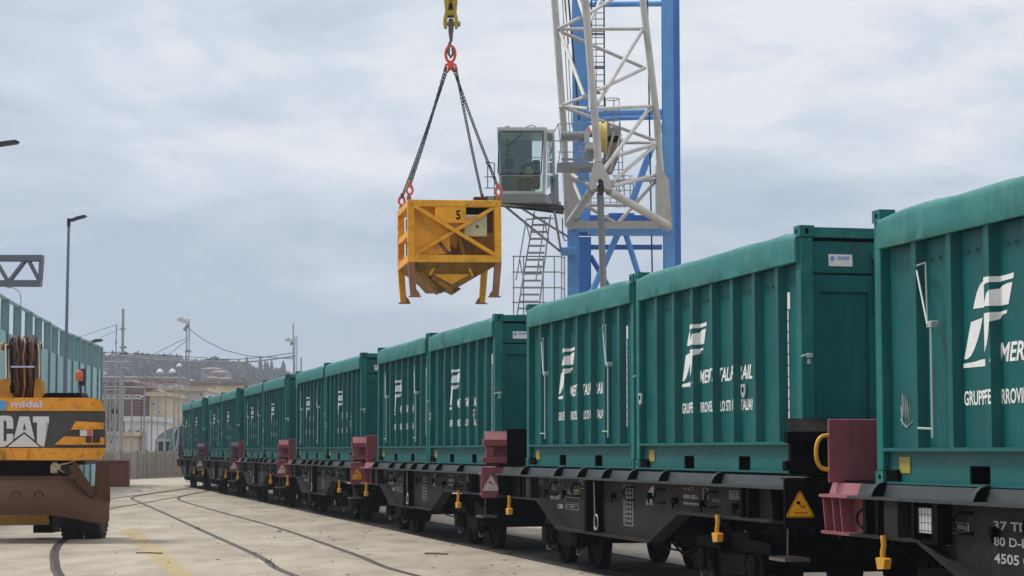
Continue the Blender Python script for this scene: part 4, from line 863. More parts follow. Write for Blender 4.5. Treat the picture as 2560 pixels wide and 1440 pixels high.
# hoist ropes, ladder
for a, b, wpx in (((1418,-40),(1448,300),5),((1407,-40),(1422,110),2),((1412,-40),(1430,320),2),((1404,-40),(1424,330),2)): CB(ln(MB(), a, b, wpx, CY+1), 'rope', 'darkst')
mb = MB(); ln(mb, (1618,-40), (1626,440), 4, CY+1.5); ln(mb, (1626,440), (1631,700), 4, CY+1.5); CB(mb, 'rope', 'darkst')
mb = MB(); ln(mb, (1478,-40), (1480,205), 4, CY+2); ln(mb, (1510,-40), (1511,270), 4, CY+2); ln(mb, (1489,-40), (1491,260), 2, CY+2)
for k in range(20): ln(mb, (1478,-30+k*15.5), (1511,-30+k*15.5), 2.2, CY+2)
CB(mb, 'ladder', 'darkst')
mb = MB(); mb.box(at(1480,0,CY).x, at(1505,0,CY).x, CY+1.8, CY+2.2, at(0,208,CY).z, at(0,199,CY).z); mb.box(at(1474,0,CY).x, at(1517,0,CY).x, CY+2.1, CY+2.3, at(0,141,CY).z, at(0,136,CY).z); mb.box(at(1474,0,CY).x, at(1517,0,CY).x, CY+2.1, CY+2.3, at(0,55,CY).z, at(0,51,CY).z); CB(mb, 'ladder_rest', 'craneg')
def hoop(mb, cx, y, r, wpx, Y=CY+2): mb.path([at(cx+r*math.cos(t), y, Y)+Vector((0, r*KC*math.sin(t), 0)) for t in [k*math.pi/5 for k in range(10)]], wpx*KC/2, 5, True)
mb = MB()
for y in (248, 275, 300, 330): hoop(mb, 1529, y, 19, 2.5)
for t in range(5): x_ = 1529+19*math.cos(t*1.25); ln(mb, (x_, 248), (x_, 345), 2, CY+2+.25*math.sin(t*1.25))
CB(mb, 'ladder_cage', 'craneg')
mb = MB()
for x_, y0, y1 in ((1546,330,470),(1556,345,470),(1560,430,520),(1575,440,520),(1583,445,520),(1541,460,520),(1548,460,520)): ln(mb, (x_, y0), (x_+1, y1), 2.6, CY+2)
for k in range(9): ln(mb, (1532,352+k*18), (1556,352+k*18), 2.2, CY+2)
for y in (438, 458, 474): ln(mb, (1530,y), (1584,y+2), 2, CY+2)
for k in range(8): ln(mb, (1462+k*16,495), (1462+k*16,518), 2, CY+2)
ln(mb, (1455,495), (1600,495), 2.2, CY+2); ln(mb, (1455,506), (1600,506), 1.8, CY+2); CB(mb, 'guard_rail', 'galv')
# winch
mb = MB(); mb.tube(at(1404,341,CY-1), at(1462,341,CY-1), 12.5*KC, 22); mb.tube(at(1402,341,CY-1), at(1405,341,CY-1), 14*KC, 22); CB(mb, 'winch_motor', 'craneg')
mb = MB(); mb.cbox(at(1460,0,CY).x, at(1492,0,CY).x, CY-1.6, CY-.6, at(0,378,CY-1).z, at(0,362,CY-1).z, .02)
mb.extr([(at(a,0,CY-1).x, at(0,b,CY-1).z) for a, b in ((1460,362),(1467,362),(1474,340),(1481,340),(1483,362),(1487,362),(1485,335),(1460,335))], lambda a, b, c: (a, c, b), CY-1.6, CY-.7); CB(mb, 'winch_frame', 'cranew')
mb = MB(); mb.lathe([(13*KC, 0), (13*KC, 4*KC), (6*KC, 9*KC), (3*KC, 16*KC), (.001, 17*KC)], at(1471,334,CY-1), 'z', 14); CB(mb, 'beacon', 'orange_lamp')
mb = MB(); c = at(1494,345,CY-1); mb.lathe([(.1,0),(41*KC,0),(41*KC,.10),(36*KC,.11),(36*KC,.24),(41*KC,.25),(41*KC,.30),(.1,.31)], c, 'x', 30); CB(mb, 'rope_drum', 'cyl_y')
mb = MB(); mb.extr([(at(a,0,CY-.6).x, at(0,b,CY-.6).z) for a, b in ((1510,302),(1517,300),(1525,318),(1545,318),(1550,300),(1552,360),(1545,395),(1530,432),(1500,440),(1480,410),(1490,400),(1508,395))], lambda a, b, c: (a, c, b), CY-.6, CY-.2); CB(mb, 'winch_housing', 'craneg')
for cx_ in (1527, 1541): mb = MB(); mb.lathe([(9*KC,-.02),(8*KC,-.06),(.001,-.06)], at(cx_,348,CY-.61), 'y', 16); CB(mb, 'vent', 'black')
mb = MB(); mb.extr([(at(a,0,CY-.8).x, at(0,b,CY-.8).z) for a, b in ((1462,380),(1490,380),(1480,405),(1468,402))], lambda a, b, c: (a, c, b), CY-1.2, CY-.8); CB(mb, 'winch_base', 'craneg')
for a, b in (((1445,352),(1466,404)),((1535,330),(1515,400)),((1552,335),(1525,430))): CB(ln(MB(), a, b, 6, CY-.9), 'winch_stay', 'cranew')
# walkway beside the cab
mb = MB(); mb.box(at(1388,0,CY).x, at(1484,0,CY).x, CY-2.6, CY-1.3, at(0,425,CY-2).z, at(0,413,CY-2).z); CB(mb, 'walkway', 'craneg')
for y in (388, 398, 408):
    mb = MB(); mb.quad(*[Vector((at(x_,0,CY).x, CY-1.3-.0*y, at(0,yy,CY-2).z)) for x_, yy in ((1400,y+6),(1470,y+6),(1470,y),(1400,y))]); CB(mb, 'toe_board', 'craneg')
mb = MB()
for a, b in (((1396,309),(1478,309)),((1386,352),(1450,352)),((1396,309),(1376,350)),((1376,350),(1384,410)),((1396,309),(1402,370)),((1402,370),(1394,420)),((1448,309),(1448,330)),((1424,309),(1424,330)),((1414,352),(1414,412)),((1434,352),(1434,412)),((1395,380),(1470,380))): ln(mb, a, b, 2.6, CY-2.4)
CB(mb, 'handrail', 'galv')
# cab
YC = CY-5.0; KK = YC/FPX
def c3(px, py, dY): return at(px, py, YC+dY)
cabin = CB(MB().extr([(a.x, a.y) for a in (c3(1243,318,0), c3(1365,318,0), c3(1384,318,1.6), c3(1376,318,2.3), c3(1247,318,2.3))], lambda a, b, c: (a, b, c), c3(0,326,0).z, c3(0,318,0).z), 'cab', 'cab')
def K_(mb, n, m): return CB(mb, n, m, cabin)
mb = MB(); mb.beam(c3(1246,324,0.03), c3(1252,480,.3), .07, .07); mb.beam(c3(1363,324,.03), c3(1360,482,.3), .10, .10); mb.beam(c3(1249,481,.28), c3(1362,482,.28), .08, .08); mb.beam(c3(1246,324,2.2), c3(1252,480,2.2), .08)
mb.beam(c3(1383,324,1.6), c3(1385,470,1.6), .09); mb.beam(c3(1376,324,2.2), c3(1380,480,2.2), .1); mb.beam(c3(1246,438,.06), c3(1360,438,.06), .04, .03); K_(mb, 'frame', 'cab')
mb = MB(); mb.quad(c3(1249,330,-.02), c3(1357,330,-.02), c3(1353,433,.02), c3(1246,433,.02)); mb.quad(c3(1253,440,.1), c3(1358,440,.1), c3(1358,478,.3), c3(1254,478,.3)); K_(mb, 'window_pane', 'glass')
mb = MB(); mb.path([c3(*p, -.04) for p in ((1250,329),(1356,329),(1358,333),(1353,432),(1350,436),(1248,436),(1245,432),(1248,332))], .022, 5, True); K_(mb, 'window_seal', 'glass_d')
mb = MB(); mb.quad(c3(1367,330,.1), c3(1383,333,1.5), c3(1384,455,1.5), c3(1367,475,.3)); K_(mb, 'side_window', 'glass')
mb = MB(); mb.quad(c3(1247,328,.1), c3(1247,328,2.2), c3(1253,478,2.2), c3(1253,478,.3)); K_(mb, 'side_window', 'glass')
mb = MB(); mb.quad(c3(1247,326,2.2), c3(1330,326,2.2), c3(1330,480,2.2), c3(1253,480,2.2)); K_(mb, 'rear_panel', 'inner')
mb = MB(); mb.extr([(a.x, a.z) for a in (c3(1362,486,0), c3(1385,468,0), c3(1390,425,0), c3(1397,425,0), c3(1399,500,0), c3(1380,505,0))], lambda a, b, c: (a, c, b), YC+.9, YC+2.2); K_(mb, 'side_skirt', 'craneg')
mb = MB(); mb.hexa([c3(1250,505,.2), c3(1364,505,.2), c3(1404,522,1.8), c3(1262,520,2.4), c3(1247,485,.1), c3(1364,485,.1), c3(1402,505,1.8), c3(1250,500,2.4)]); K_(mb, 'cab_floor', 'craneg')
mb = MB(); mb.beam(c3(1236,498,.4), c3(1408,522,.9), .12, .2); mb.beam(c3(1248,508,1.8), c3(1410,528,1.8), .14, .2); K_(mb, 'support_beam', 'darkst')
mb = MB(); mb.path([c3(1255,432,-.05), c3(1268,400,-.06), c3(1272,370,-.06)], .012, 5); mb.path([c3(1306,332,-.05), c3(1290,348,-.06), c3(1268,366,-.06)], .02, 5); mb.beam(c3(1269,348,-.06), c3(1267,388,-.06), .02, .02); K_(mb, 'wiper', 'darkst')
mb = MB(); mb.path([c3(1250,394,.3), c3(1352,394,.3)], .012, 5); mb.path([c3(1250,425,.25), c3(1352,425,.25)], .012, 5); K_(mb, 'inner_rail', 'galv')
mb = MB(); mb.cbox(c3(1330,0,1).x, c3(1350,0,1).x, YC+.9, YC+1.5, c3(0,470,1).z, c3(0,400,1).z, .05); mb.cbox(c3(1292,0,1).x, c3(1328,0,1).x, YC+.7, YC+1.4, c3(0,474,1).z, c3(0,446,1).z, .05); mb.cbox(c3(1262,0,1).x, c3(1284,0,1).x, YC+.5, YC+1.2, c3(0,440,1).z, c3(0,392,1).z, .04); K_(mb, 'console', 'seat')
K_(MB().lathe([(.10,0),(.06,.03),(.01,.04)], c3(1268,317,1), 'z', 10), 'roof_lamp', 'craneg'); K_(MB().path([c3(1316,317,.6), c3(1330,313,.6), c3(1340,317,.6)], .02, 5), 'roof_handle', 'craneg')
mb = MB()
for a, b in (((1214,405),(1238,408)),((1214,405),(1230,422)),((1219,410),(1219,470)),((1236,410),(1236,490)),((1212,442),(1240,442)),((1212,470),(1240,470))): ln(mb, a, b, 3, YC+.8)
mb.box(at(1212,0,YC).x, at(1242,0,YC).x, YC+.4, YC+1.6, at(0,500,YC).z, at(0,486,YC).z); K_(mb, 'side_platform', 'galv')
# stairs below the cab
st = MB(); YS = CY-3.5
for a, b in (((1336,530),(1292,790)),((1376,538),(1345,790))): st.beam(at(*a, YS), at(*b, YS), .045, .12, up=(0,1,0)); st.beam(at(*b, YS), at(b[0]-20, 1255, YS), .045, .12, up=(0,1,0))
stair = CB(st, 'stair', 'galv')
for k in range(15):
    y = 545+k*17.4; t = (y-530)/260; mb = MB(); mb.beam(at(1334-44*t+4, y, YS), at(1377-31*t-4, y, YS), .26, .045); CB(mb, 'tread', 'galv', stair)
mb = MB()
for a, b in (((1316,548),(1290,700)),((1316,548),(1330,549)),((1316,560),(1326,600)),((1316,548),(1384,546)),((1362,550),(1340,700)),((1362,555),(1372,600)),((1300,650),(1306,688)),((1346,655),(1354,685))): ln(mb, a, b, 3, YS-.4)
CB(mb, 'stair_rail', 'galv', stair)
mb = MB()
for y in (641, 680, 719, 756): mb.path([at(1281,y,YS+.2), at(1400,y,YS+.2), at(1411,y+4,YS+.6), at(1412,y+4,YS+1.6)], 1.6*KC, 5)
for x_ in (1284,1309,1358,1386,1404,1411): ln(mb, (x_,641), (x_,1255), 2.8, YS+.2)
CB(mb, 'landing_rail', 'galv')
for a, b, y0, y1 in (((1268,520),(1400,628),YC+1,CY-.3),((1290,512),(1420,592),YC+2,CY),((1384,515),(1402,625),YC+1,CY-.3)): CB(ln(MB(), a, b, 6, y0, y1), 'cab_stay', 'craneg')
mb = MB(); mb.path([at(1406,545,CY-1), at(1407,590,CY-1), at(1412,602,CY-1), at(1418,600,CY-1)], .02, 5); mb.path([at(1432,545,CY-1), at(1440,552,CY-1), at(1450,545,CY-1)], .02, 5); CB(mb, 'cable', 'darkst')
for i, (x0_, x1_) in enumerate(((1470,1520),(1590,1660))):     # trolleys on the quay under the legs
    mb = MB(); mb.cbox(at(x0_-60,0,CY).x, at(x1_-40,0,CY).x, CY-.3, CY+4.2, 0.0, .9, .05); CB(mb, 'bogie_beam', 'blue_d')

# operator
def figure(parent, base, s, root_name, label):
    me = bpy.data.meshes.new('person'); J_ = {'pel': (0,0,0), 'ch': (0,.02,.33), 'nk': (0,-.02,.52), 'hd': (0,-.05,.62), 'ht': (0,-.05,.74), 'lsh': (-.19,0,.46), 'rsh': (.19,0,.46), 'lel': (-.25,-.12,.22), 'rel': (.25,-.12,.22), 'lha': (-.18,-.36,.24), 'rha': (.18,-.36,.24),
        'lhi': (-.10,0,-.02), 'rhi': (.10,0,-.02), 'lkn': (-.15,-.44,.02), 'rkn': (.15,-.44,.02), 'lan': (-.15,-.48,-.40), 'ran': (.15,-.48,-.40), 'lto': (-.15,-.66,-.43), 'rto': (.15,-.66,-.43)}
    rad = dict(pel=.15, ch=.16, nk=.06, hd=.095, ht=.085, lsh=.075, rsh=.075, lel=.05, rel=.05, lha=.035, rha=.035, lhi=.10, rhi=.10, lkn=.07, rkn=.07, lan=.045, ran=.045, lto=.04, rto=.04)
    E_ = [('pel','ch'),('ch','nk'),('nk','hd'),('hd','ht'),('ch','lsh'),('ch','rsh'),('lsh','lel'),('rsh','rel'),('lel','lha'),('rel','rha'),('pel','lhi'),('pel','rhi'),('lhi','lkn'),('rhi','rkn'),('lkn','lan'),('rkn','ran'),('lan','lto'),('ran','rto')]
    ks = list(J_); me.from_pydata([J_[k] for k in ks], [(ks.index(a), ks.index(b)) for a, b in E_], []); o = bpy.data.objects.new(root_name, me); COL.objects.link(o)
    o.modifiers.new('s', 'SKIN'); 
    for i, k in enumerate(ks): me.skin_vertices[0].data[i].radius = (rad[k], rad[k])
    me.skin_vertices[0].data[0].use_root = True
    o.modifiers.new('u', 'SUBSURF').levels = 1; me.materials.append(M['seat']); o.location = base
    return o
pb = c3(1322, 452, 1.0)
per = figure(None, pb, 1, 'person', ''); tag(per, 'person in dark clothes and a yellow-green vest seated in the crane cab', 'person')
mb = MB(); mb.lathe([(.17,-.02),(.185,.1),(.185,.3),(.15,.42)], (0,.02,.02), 'z', 14); v = mb.build('vest', M['hivis'], per)
mb = MB(); mb.lathe([(.001,.11),(.07,.09),(.10,.03),(.098,-.02),(.06,-.10),(.001,-.12)], (0,-.055,.67), 'z', 14); h_ = mb.build('head', M['skin'], per)
mb = MB(); mb.lathe([(.001,.125),(.08,.10),(.108,.04),(.108,.0)], (0,-.04,.68), 'z', 14); mb.build('hair', M['darkst'], per)

# ------------------------------------------------------------------ excavator (rear view)
EY_ = 40.0; eb = at(80, 1345, 41.7); eb.z = 0; KE = EY_/FPX
exc = empty('wheeled_excavator', eb, 0, 'yellow wheeled excavator seen from behind, black rear band with big white letters', 'excavator')
def XB(mb, n, m, p=None): return mb.build(n, M[m], p or exc, off=eb)
def e(px, py, dY=0): return at(px, py, EY_+dY)
def plate(pts, d0, d1, mb=None): 
    mb = mb or MB(); mb.extr([(e(a, b, d0).x, e(a, b, d0).z) for a, b in pts], lambda a, b, c: (a, c, b), EY_+d0, EY_+d1); return mb
def bowed(pts, d0, thick, mb=None, n=24, bow=.16):    # panel on the bowed rear of the counterweight
    mb = mb or MB(); x0_ = -110; x1_ = 250
    bm = poly_bm([(a, b) for a, b in pts])
    for k in range(1, n):
        q = x0_+(x1_-x0_)*k/n; bmesh.ops.bisect_plane(bm, geom=bm.verts[:]+bm.edges[:]+bm.faces[:], plane_co=(q,0,0), plane_no=(1,0,0))
    r_ = bmesh.ops.extrude_face_region(bm, geom=bm.faces[:]); 
    for g_ in r_['geom']:
        if isinstance(g_, bmesh.types.BMVert): g_.co.z = thick
    bm.verts.index_update(); o = []
    for v in bm.verts:
        p = e(v.co.x, v.co.y); t = (v.co.x-70)/180; bb = bow*t*t+(.25*max(0, (v.co.x-228)/22)**2); o.append((p.x-(v.co.z*.24*max(0, (v.co.x-120)/130)), EY_+d0+v.co.z+bb, p.z))
    mb.add(o, [tuple(v.index for v in f.verts) for f in bm.faces]); bm.free(); return mb
XB(bowed([(-110,994),(232,994),(240,997),(247,1006),(251,1027),(-110,1027)], 0, 1.3), 'engine_hood', 'cat_y')
XB(bowed([(-110,1027.3),(251,1027.3),(252,1119.7),(-110,1119.7)], .03, 1.2), 'rear_band', 'cat_grey')
XB(bowed([(-110,1120),(251,1120),(250,1135),(243,1149),(190,1151),(-110,1150)], .0, 1.3), 'counterweight', 'cat_y')
XB(bowed([(188,1053),(251,1056),(251,1073),(176,1074)], -.03, .05), 'louvre', 'cat_y'); XB(bowed([(160,1091),(251,1093),(251,1112),(136,1112)], -.03, .05), 'louvre', 'cat_y')
for x_ in (213, 230): XB(bowed([(x_,1092),(x_+14,1092),(x_+14,1106),(x_,1106)], -.045, .01), 'tail_lamp', 'brown')
dk_ = XB(bowed([(198,1074),(229,1074),(229,1090),(198,1090)], -.012, .01), 'safety_sticker', 'cat_white')
XB(bowed([(215,1075),(228,1075),(228,1089),(215,1089)], -.016, .003), 'sticker_print', 'decal_red', dk_)
mb = MB(); mb.path([e(206+5*math.cos(t), 1082+5*math.sin(t), .10) for t in [k*math.pi/5 for k in range(10)]], .006, 4, True); XB(mb, 'sticker_print', 'decal_red', dk_)
def etext(s, x0_, y0_, x1_, h, m, n, d, bold=.02, **k):
    bm = text_bm(s, (x1_-x0_)*KE, h*KE, bold=bold, **k); mb = MB(); bm.verts.index_update(); p0 = e(x0_, y0_); o = []
    for v in bm.verts:
        px_ = x0_+v.co.x/KE; t = (px_-70)/180; o.append((p0.x+v.co.x, EY_+d+.16*t*t, p0.z+v.co.y))
    mb.add(o, [tuple(v.index for v in f.verts) for f in bm.faces]); bm.free(); return XB(mb, n, m)
LT = {'C1': [(70,300),(70,740),(100,872),(-10,872),(-60,850),(-80,800),(-80,260),(-50,195),(20,170),(90,170),(85,285)],
 'C2': [(90.5,170),(180,170),(260,200),(290,270),(290,465),(140,465),(140,310),(128,288),(90.5,285)], 'C3': [(140,580),(290,580),(290,700),(270,750),(104,868),(75,745),(120,750),(140,730)],
 'A': [(430,190),(650,190),(775,722),(578,565),(540,538),(500,565),(305,700)], 'T': [(735,190),(1095,190),(1092,330),(990,330),(990,868),(935,868),(825,780),(828,325),(735,325)], 'tri': [(540,582),(885,872),(165,872)]}
for k_, pl_ in LT.items(): XB(bowed([(a/9, 1020+b/9) for a, b in pl_], .018, .006), 'logo_triangle' if k_ == 'tri' else 'letter', 'cat_white')
XB(bowed([(a/9, 1020+b/9) for a, b in ((545,330),(580,492),(508,492))], .014, .003), 'letter_hole', 'cat_grey')
etext('midal', 27, 1019, 105, 18, 'decal_pink', 'lettering', -.012, bold=.04)
mb = MB(); bowed([(1+17*math.cos(t*.4), 1013+13*math.sin(t*.4)) for t in range(16)], -.008, .004, mb); XB(mb, 'round_logo', 'decal_blue')
etext('M', -5, 1019, 11, 12, 'cat_white', 'lettering', .012, bold=.02)
XB(plate([(100,1000),(112,984),(122,982),(200,982),(206,993)], .25, .9), 'engine_cowl', 'wblack')
mb = plate([(-130,860),(-62,860),(-60,994),(-132,994)], 1.2, 2.9); oc = XB(mb, 'operator_cab', 'cat_dy'); XB(plate([(-124,870),(-68,870),(-66,945),(-125,945)], 1.15, 1.19), 'window', 'glass_d', oc)
# boom foot with hoses and rams
XB(plate([(-4,950),(20,946),(30,952),(32,994),(-4,994)], .7, 1.0), 'boom_bracket', 'cat_dy'); XB(plate([(84,955),(92,946),(104,950),(110,994),(84,994)], .7, 1.0), 'boom_bracket', 'cat_dy')
boom = XB(plate([(24,874),(86,874),(86,994),(26,994)], .95, 1.4), 'boom', 'brown')
XB(MB().tube(e(15,862,.7), e(17,948,.85), .035, 12), 'ram_rod', 'chrome', boom); XB(MB().tube(e(97,862,.7), e(99,948,.85), .035, 12), 'ram_rod', 'chrome', boom)
XB(MB().tube(e(8,866,.8), e(104,866,.8), .06, 14), 'pivot_pin', 'brown', boom); XB(MB().tube(e(4,866,.8), e(9,866,.8), .085, 14), 'pin_cap', 'cat_dy', boom); XB(MB().tube(e(99,866,.8), e(104,866,.8), .085, 14), 'pin_cap', 'cat_dy', boom)
hr_ = random.Random(11)
for k in range(17):
    a = 24+k*4.1; tp_ = 836+9*abs(math.sin(k*1.9)); j = lambda s_=3.2: hr_.uniform(-s_, s_); d_ = hr_.uniform(0, .22)
    mb = MB(); mb.path([e(a*.8+10+j(), 993, .80), e(a*.85+8+j(4), 965, .62+d_), e(a*.93+3+j(4), 925, .55+d_), e(a+j(4), 890, .5+d_), e(a+j(3), 856, .55+d_), e(a+j(), tp_, .75+d_), e(a+j(), tp_+8, 1.0+d_), e(a, 880, 1.2)], hr_.choice([.013,.016,.02,.024]), 8); XB(mb, 'hose', ['hose','wblack','brown','hose','hop_rust'][k % 5], boom)
XB(MB().beam(e(28,917,.5), e(86,917,.5), .03, .035), 'hose_clamp', 'chrome', boom)
XB(plate([(24,968),(30,955),(34,962),(34,980),(27,985)], .45, .5), 'hose_guard', 'wblack', boom)
# beacon
mb = MB(); mb.lathe([(.075,-.02),(.08,.05),(.075,.13),(.05,.18),(.001,.20)], e(198,950,.5), 'z', 16); XB(mb, 'beacon', 'orange_lamp')
XB(MB().tube(e(203,985,.55), e(201,955,.55), .02), 'beacon_post', 'darkst'); XB(MB().cbox(e(196,0).x, e(212,0).x, EY_+.6, EY_+.66, e(0,962).z, e(0,918).z, .01), 'mirror', 'lampg')
# chassis
mb = MB(); plate([(-110,1150),(190,1150),(200,1160),(150,1165),(140,1190),(-110,1192)], .6, 2.4, mb); XB(mb, 'slew_ring', 'wblack')
XB(plate([(-40,1121),(10,1127),(10,1150),(-40,1150)], -.05, .01), 'rear_guard', 'cat_dy'); XB(plate([(35,1128),(70,1128),(66,1150),(38,1150)], -.08, .01), 'tow_eye', 'cat_y')
mb = MB(); mb.tube(e(132,1158,.1), e(150,1166,.1), .03); mb.cbox(e(143,0).x, e(165,0).x, EY_+.1, EY_+.3, e(0,1184).z, e(0,1160).z, .02); mb.path([e(150,1162,.1), e(170,1158,.1), e(188,1152,.2)], .015); mb.path([e(140,1155,.1), e(150,1175,.08), e(160,1182,.1)], .012); XB(mb, 'hydraulic_valve', 'cream')
# blade: curved sheet
mb = MB(); top = [(-110,1196),(150,1192),(190,1212),(235,1240),(262,1252)]; n = 40; o = []
def bl(px, f):   # f 0 top .. 1 bottom
    t = 1190+(0 if px < 150 else (px-150)*.42)
    bt = 1288 if px < 120 else 1288+20*min(1, ((px-120)/120)**1.3)
    if px > 262: bt = 1308-(px-262)*.6
    y = t+(bt-t)*f; return e(px, y, -.15-.34*math.sin(f*math.pi*.5)+.10*max(0, (px-190)/80)*(1-f))
for i in range(n+1):
    px = -110+i*(382/n)
    for j in range(9): o.append(bl(px, j/8))
for i in range(n+1):
    px = -110+i*(382/n)
    for j in range(9): p = bl(px, j/8); o.append(p+Vector((0,.05,0)))
N1 = 9*(n+1); f_ = [(i*9+j, (i+1)*9+j, (i+1)*9+j+1, i*9+j+1) for i in range(n) for j in range(8)]
mb.add(o, f_+[tuple(reversed([q+N1 for q in f])) for f in f_]+[(n*9+j, n*9+j+1, N1+n*9+j+1, N1+n*9+j) for j in range(8)]+[(i*9+k, (i+1)*9+k, N1+(i+1)*9+k, N1+i*9+k) for i in range(n) for k in (0, 8)], False)
blade = XB(mb, 'blade', 'brown')
XB(plate([(-110,1190),(180,1190),(184,1207),(-110,1207)], -.20, -.12), 'blade_rib', 'brown', blade)
XB(plate([(240,1154),(272,1154),(274,1250),(266,1302),(252,1306),(235,1238)], -.18, -.10), 'side_plate', 'brown', blade)
for x_ in (40, 97): mb = MB(); c = bl(x_, .5); mb.path([c+Vector((.085*math.cos(t), -.006, .085*math.sin(t))) for t in [k*math.pi/8 for k in range(16)]], .008, 5, True); XB(mb, 'weld_ring', 'wblack', blade)
XB(plate([(172,1168),(188,1155),(210,1190),(232,1222),(234,1238),(224,1240),(190,1205)], -.28, -.20), 'blade_arm', 'brown'); XB(plate([(142,1175),(180,1195),(225,1230),(215,1236),(150,1192)], -.05, .15), 'blade_arm', 'wblack')
XB(plate([(-110,1280),(112,1283),(115,1312),(-110,1316)], .9, 1.2), 'axle_beam', 'cat_dy')
for x0_, x1_, yb in ((214,261,1345),(159,207,1345),(-105,-60,1345)):
    mb = MB(); cY = 41.9; a = at(x0_, 1345, cY).x; b = at(x1_, 1345, cY).x; r = .52; c = ((a+b)/2, cY, r); w2 = (b-a)/2
    mb.lathe([(.2,-w2*.8),(.30,-w2),(r-.08,-w2),(r-.02,-w2*.8),(r-.02,w2*.8),(r-.08,w2),(.30,w2),(.2,w2*.8)], c, 'x', 40); ty = XB(mb, 'tyre', 'tyre')
    mb = MB()
    for k in range(26):
        t = 2*math.pi*k/26
        for s in (-1, 1):
            t2 = t+(.12 if s > 0 else 0); p = Vector((c[0]+s*w2*.92, c[1]+(r-.01)*math.cos(t2), c[2]+(r-.01)*math.sin(t2))); q = Vector((c[0]+s*w2*.10, c[1]+(r-.01)*math.cos(t2+.12), c[2]+(r-.01)*math.sin(t2+.12))); mb.beam(p, q, .055, .04, up=(0, math.cos(t2), math.sin(t2)))
    mb.build('tread', M['tyre'], ty, off=eb)
    mb = MB(); mb.lathe([(.30,-w2*.5),(.16,-w2*.3),(.16,w2*.3),(.30,w2*.5)], c, 'x', 20); mb.build('rim', M['cat_dy'], ty, off=eb)
XB(MB().box(at(118,0,42).x, at(165,0,42).x, 41.6, 42.3, .12, .95), 'axle_housing', 'wblack')

# red steel box beyond the excavator
rbp = gr(322, 1217); rb_ = empty('steel_box', rbp, R(8), 'rust red steel box on the ground between excavator and concrete wall', 'steel box'); s = rbp.y/FPX
mb = MB(); mb.box(-78*s, 0, 0, 1.2, .0, 62*s); mb.build('box_body', M['rust_red'], rb_)
for x_ in (-78*s, -50*s, -.04): MB().cbox(x_-.03, x_+.05, -.05, -.001, 0, 64*s, .01).build('rib', M['rust_red'], rb_)
MB().cbox(-80*s, .03, -.06, 1.25, 62*s+.001, 66*s, .01).build('rim', M['rust_red'], rb_)

# ------------------------------------------------------------------ noise barrier
bp_ = [(-520,440),(-400,500),(-290,560),(-200,608),(-125,655),(-60,700),(-25,720),(10,744),(41,762),(70,777),(94,792),(117,803),(136,816),(156,826),(176,835),(193,841),(209,849),(225,854),(240,862),(250,866)]
BH = 7.25; bars = []
for px, py in bp_: Y = (BH-HC)*FPX/(YH-py); bars.append(Vector(((px-1280)*Y/FPX, Y, 0)))
bar = empty('noise_barrier', bars[0], 0, 'teal noise barrier of ribbed panels between tall posts, behind the excavator', 'noise barrier')
bo = bars[0]
for i, p in enumerate(bars):
    q = bars[min(i+1, len(bars)-1)]; r_ = bars[max(i-1, 0)]; d = (q-r_); d.normalize(); nrm = Vector((d.y, -d.x, 0))
    mb = MB(); c = lambda a, b, z_: p+nrm*a+d*b+Vector((0, 0, z_))
    for b0, b1, a0, a1 in ((-.07,.07,.13,.15),(-.07,.07,-.15,-.13),(-.01,.01,-.13,.13)):
        mb.hexa([c(a0,b0,0),c(a1,b0,0),c(a1,b1,0),c(a0,b1,0),c(a0,b0,BH-.05),c(a1,b0,BH-.05),c(a1,b1,BH-.05),c(a0,b1,BH-.05)])
    mb.build('post', M['tealw'], bar, off=bo)
    if i == len(bars)-1: break
    e_ = (q-p).length; dd = (q-p).normalized(); nn = Vector((dd.y, -dd.x, 0)); c2 = lambda a, b, z_: p+nn*a+dd*b+Vector((0, 0, z_))
    mb = MB(); zt_ = BH*.83; k = 22; o = []
    for j in range(k+1):
        z_ = .05+(zt_-.05)*j/k
        o += [c2(.05+.016*(j % 2), .02, z_), c2(.05+.016*(j % 2), e_-.02, z_)]
    mb.add(o, [(2*j, 2*j+1, 2*j+3, 2*j+2) for j in range(k)]); mb.build('panel', M['tealp'], bar, off=bo)
    mb = MB(); mb.hexa([c2(-.05,.0,BH-.10),c2(.05,.0,BH-.10),c2(.05,e_-.0,BH-.10),c2(-.05,e_,BH-.10),c2(-.05,0,BH),c2(.05,0,BH),c2(.05,e_,BH),c2(-.05,e_,BH)]); mb.build('top_rail', M['tealw'], bar, off=bo)
# ------------------------------------------------------------------ street lamps, gantry
def lamp(px, py, Y, head, lab):
    t = at(px, py, Y); base = Vector((t.x-.02, Y, 0)); r = empty('street_lamp', base, 0, lab, 'street lamp', 'street lamps in the yard')
    mb = MB(); mb.tube((0,0,0), (0,0,t.z*.45), .075, 12, .06); mb.tube((0,0,t.z*.45), (.02,0,t.z), .05, 12, .04); mb.build('pole', M['pole'], r)
    mb = MB(); mb.tube((.02,0,t.z-.12), (.02,0,t.z+.12), .055, 10); mb.build('neck', M['lampg'], r)
    mb = MB(); L_ = head; mb.extr([(0,.03),(.10,.05),(L_*.35,.07),(L_*.5,.11),(L_,.17),(L_+.05,.15),(L_,.10),(L_*.5,.03),(.12,-.02),(0,-.02)], lambda a, b, c: (a, c, t.z+b+.05), -.13, .13); mb.build('lamp_head', M['lampg'], r)
lamp(172, 556, 62, .50, 'slim grey street lamp standing behind the excavator, full pole in view'); lamp(-62, 376, 45, .92, 'dark street lamp head reaching in from the left edge above the gantry')
GY = 68; gp = at(-260, 700, GY); gp.z = 0; gt = empty('truss_gantry', gp, 0, 'grey lattice gantry arm reaching in from the left edge above the teal barrier', 'gantry')
def GB(mb, n): return mb.build(n, M['truss'], gt, off=gp)
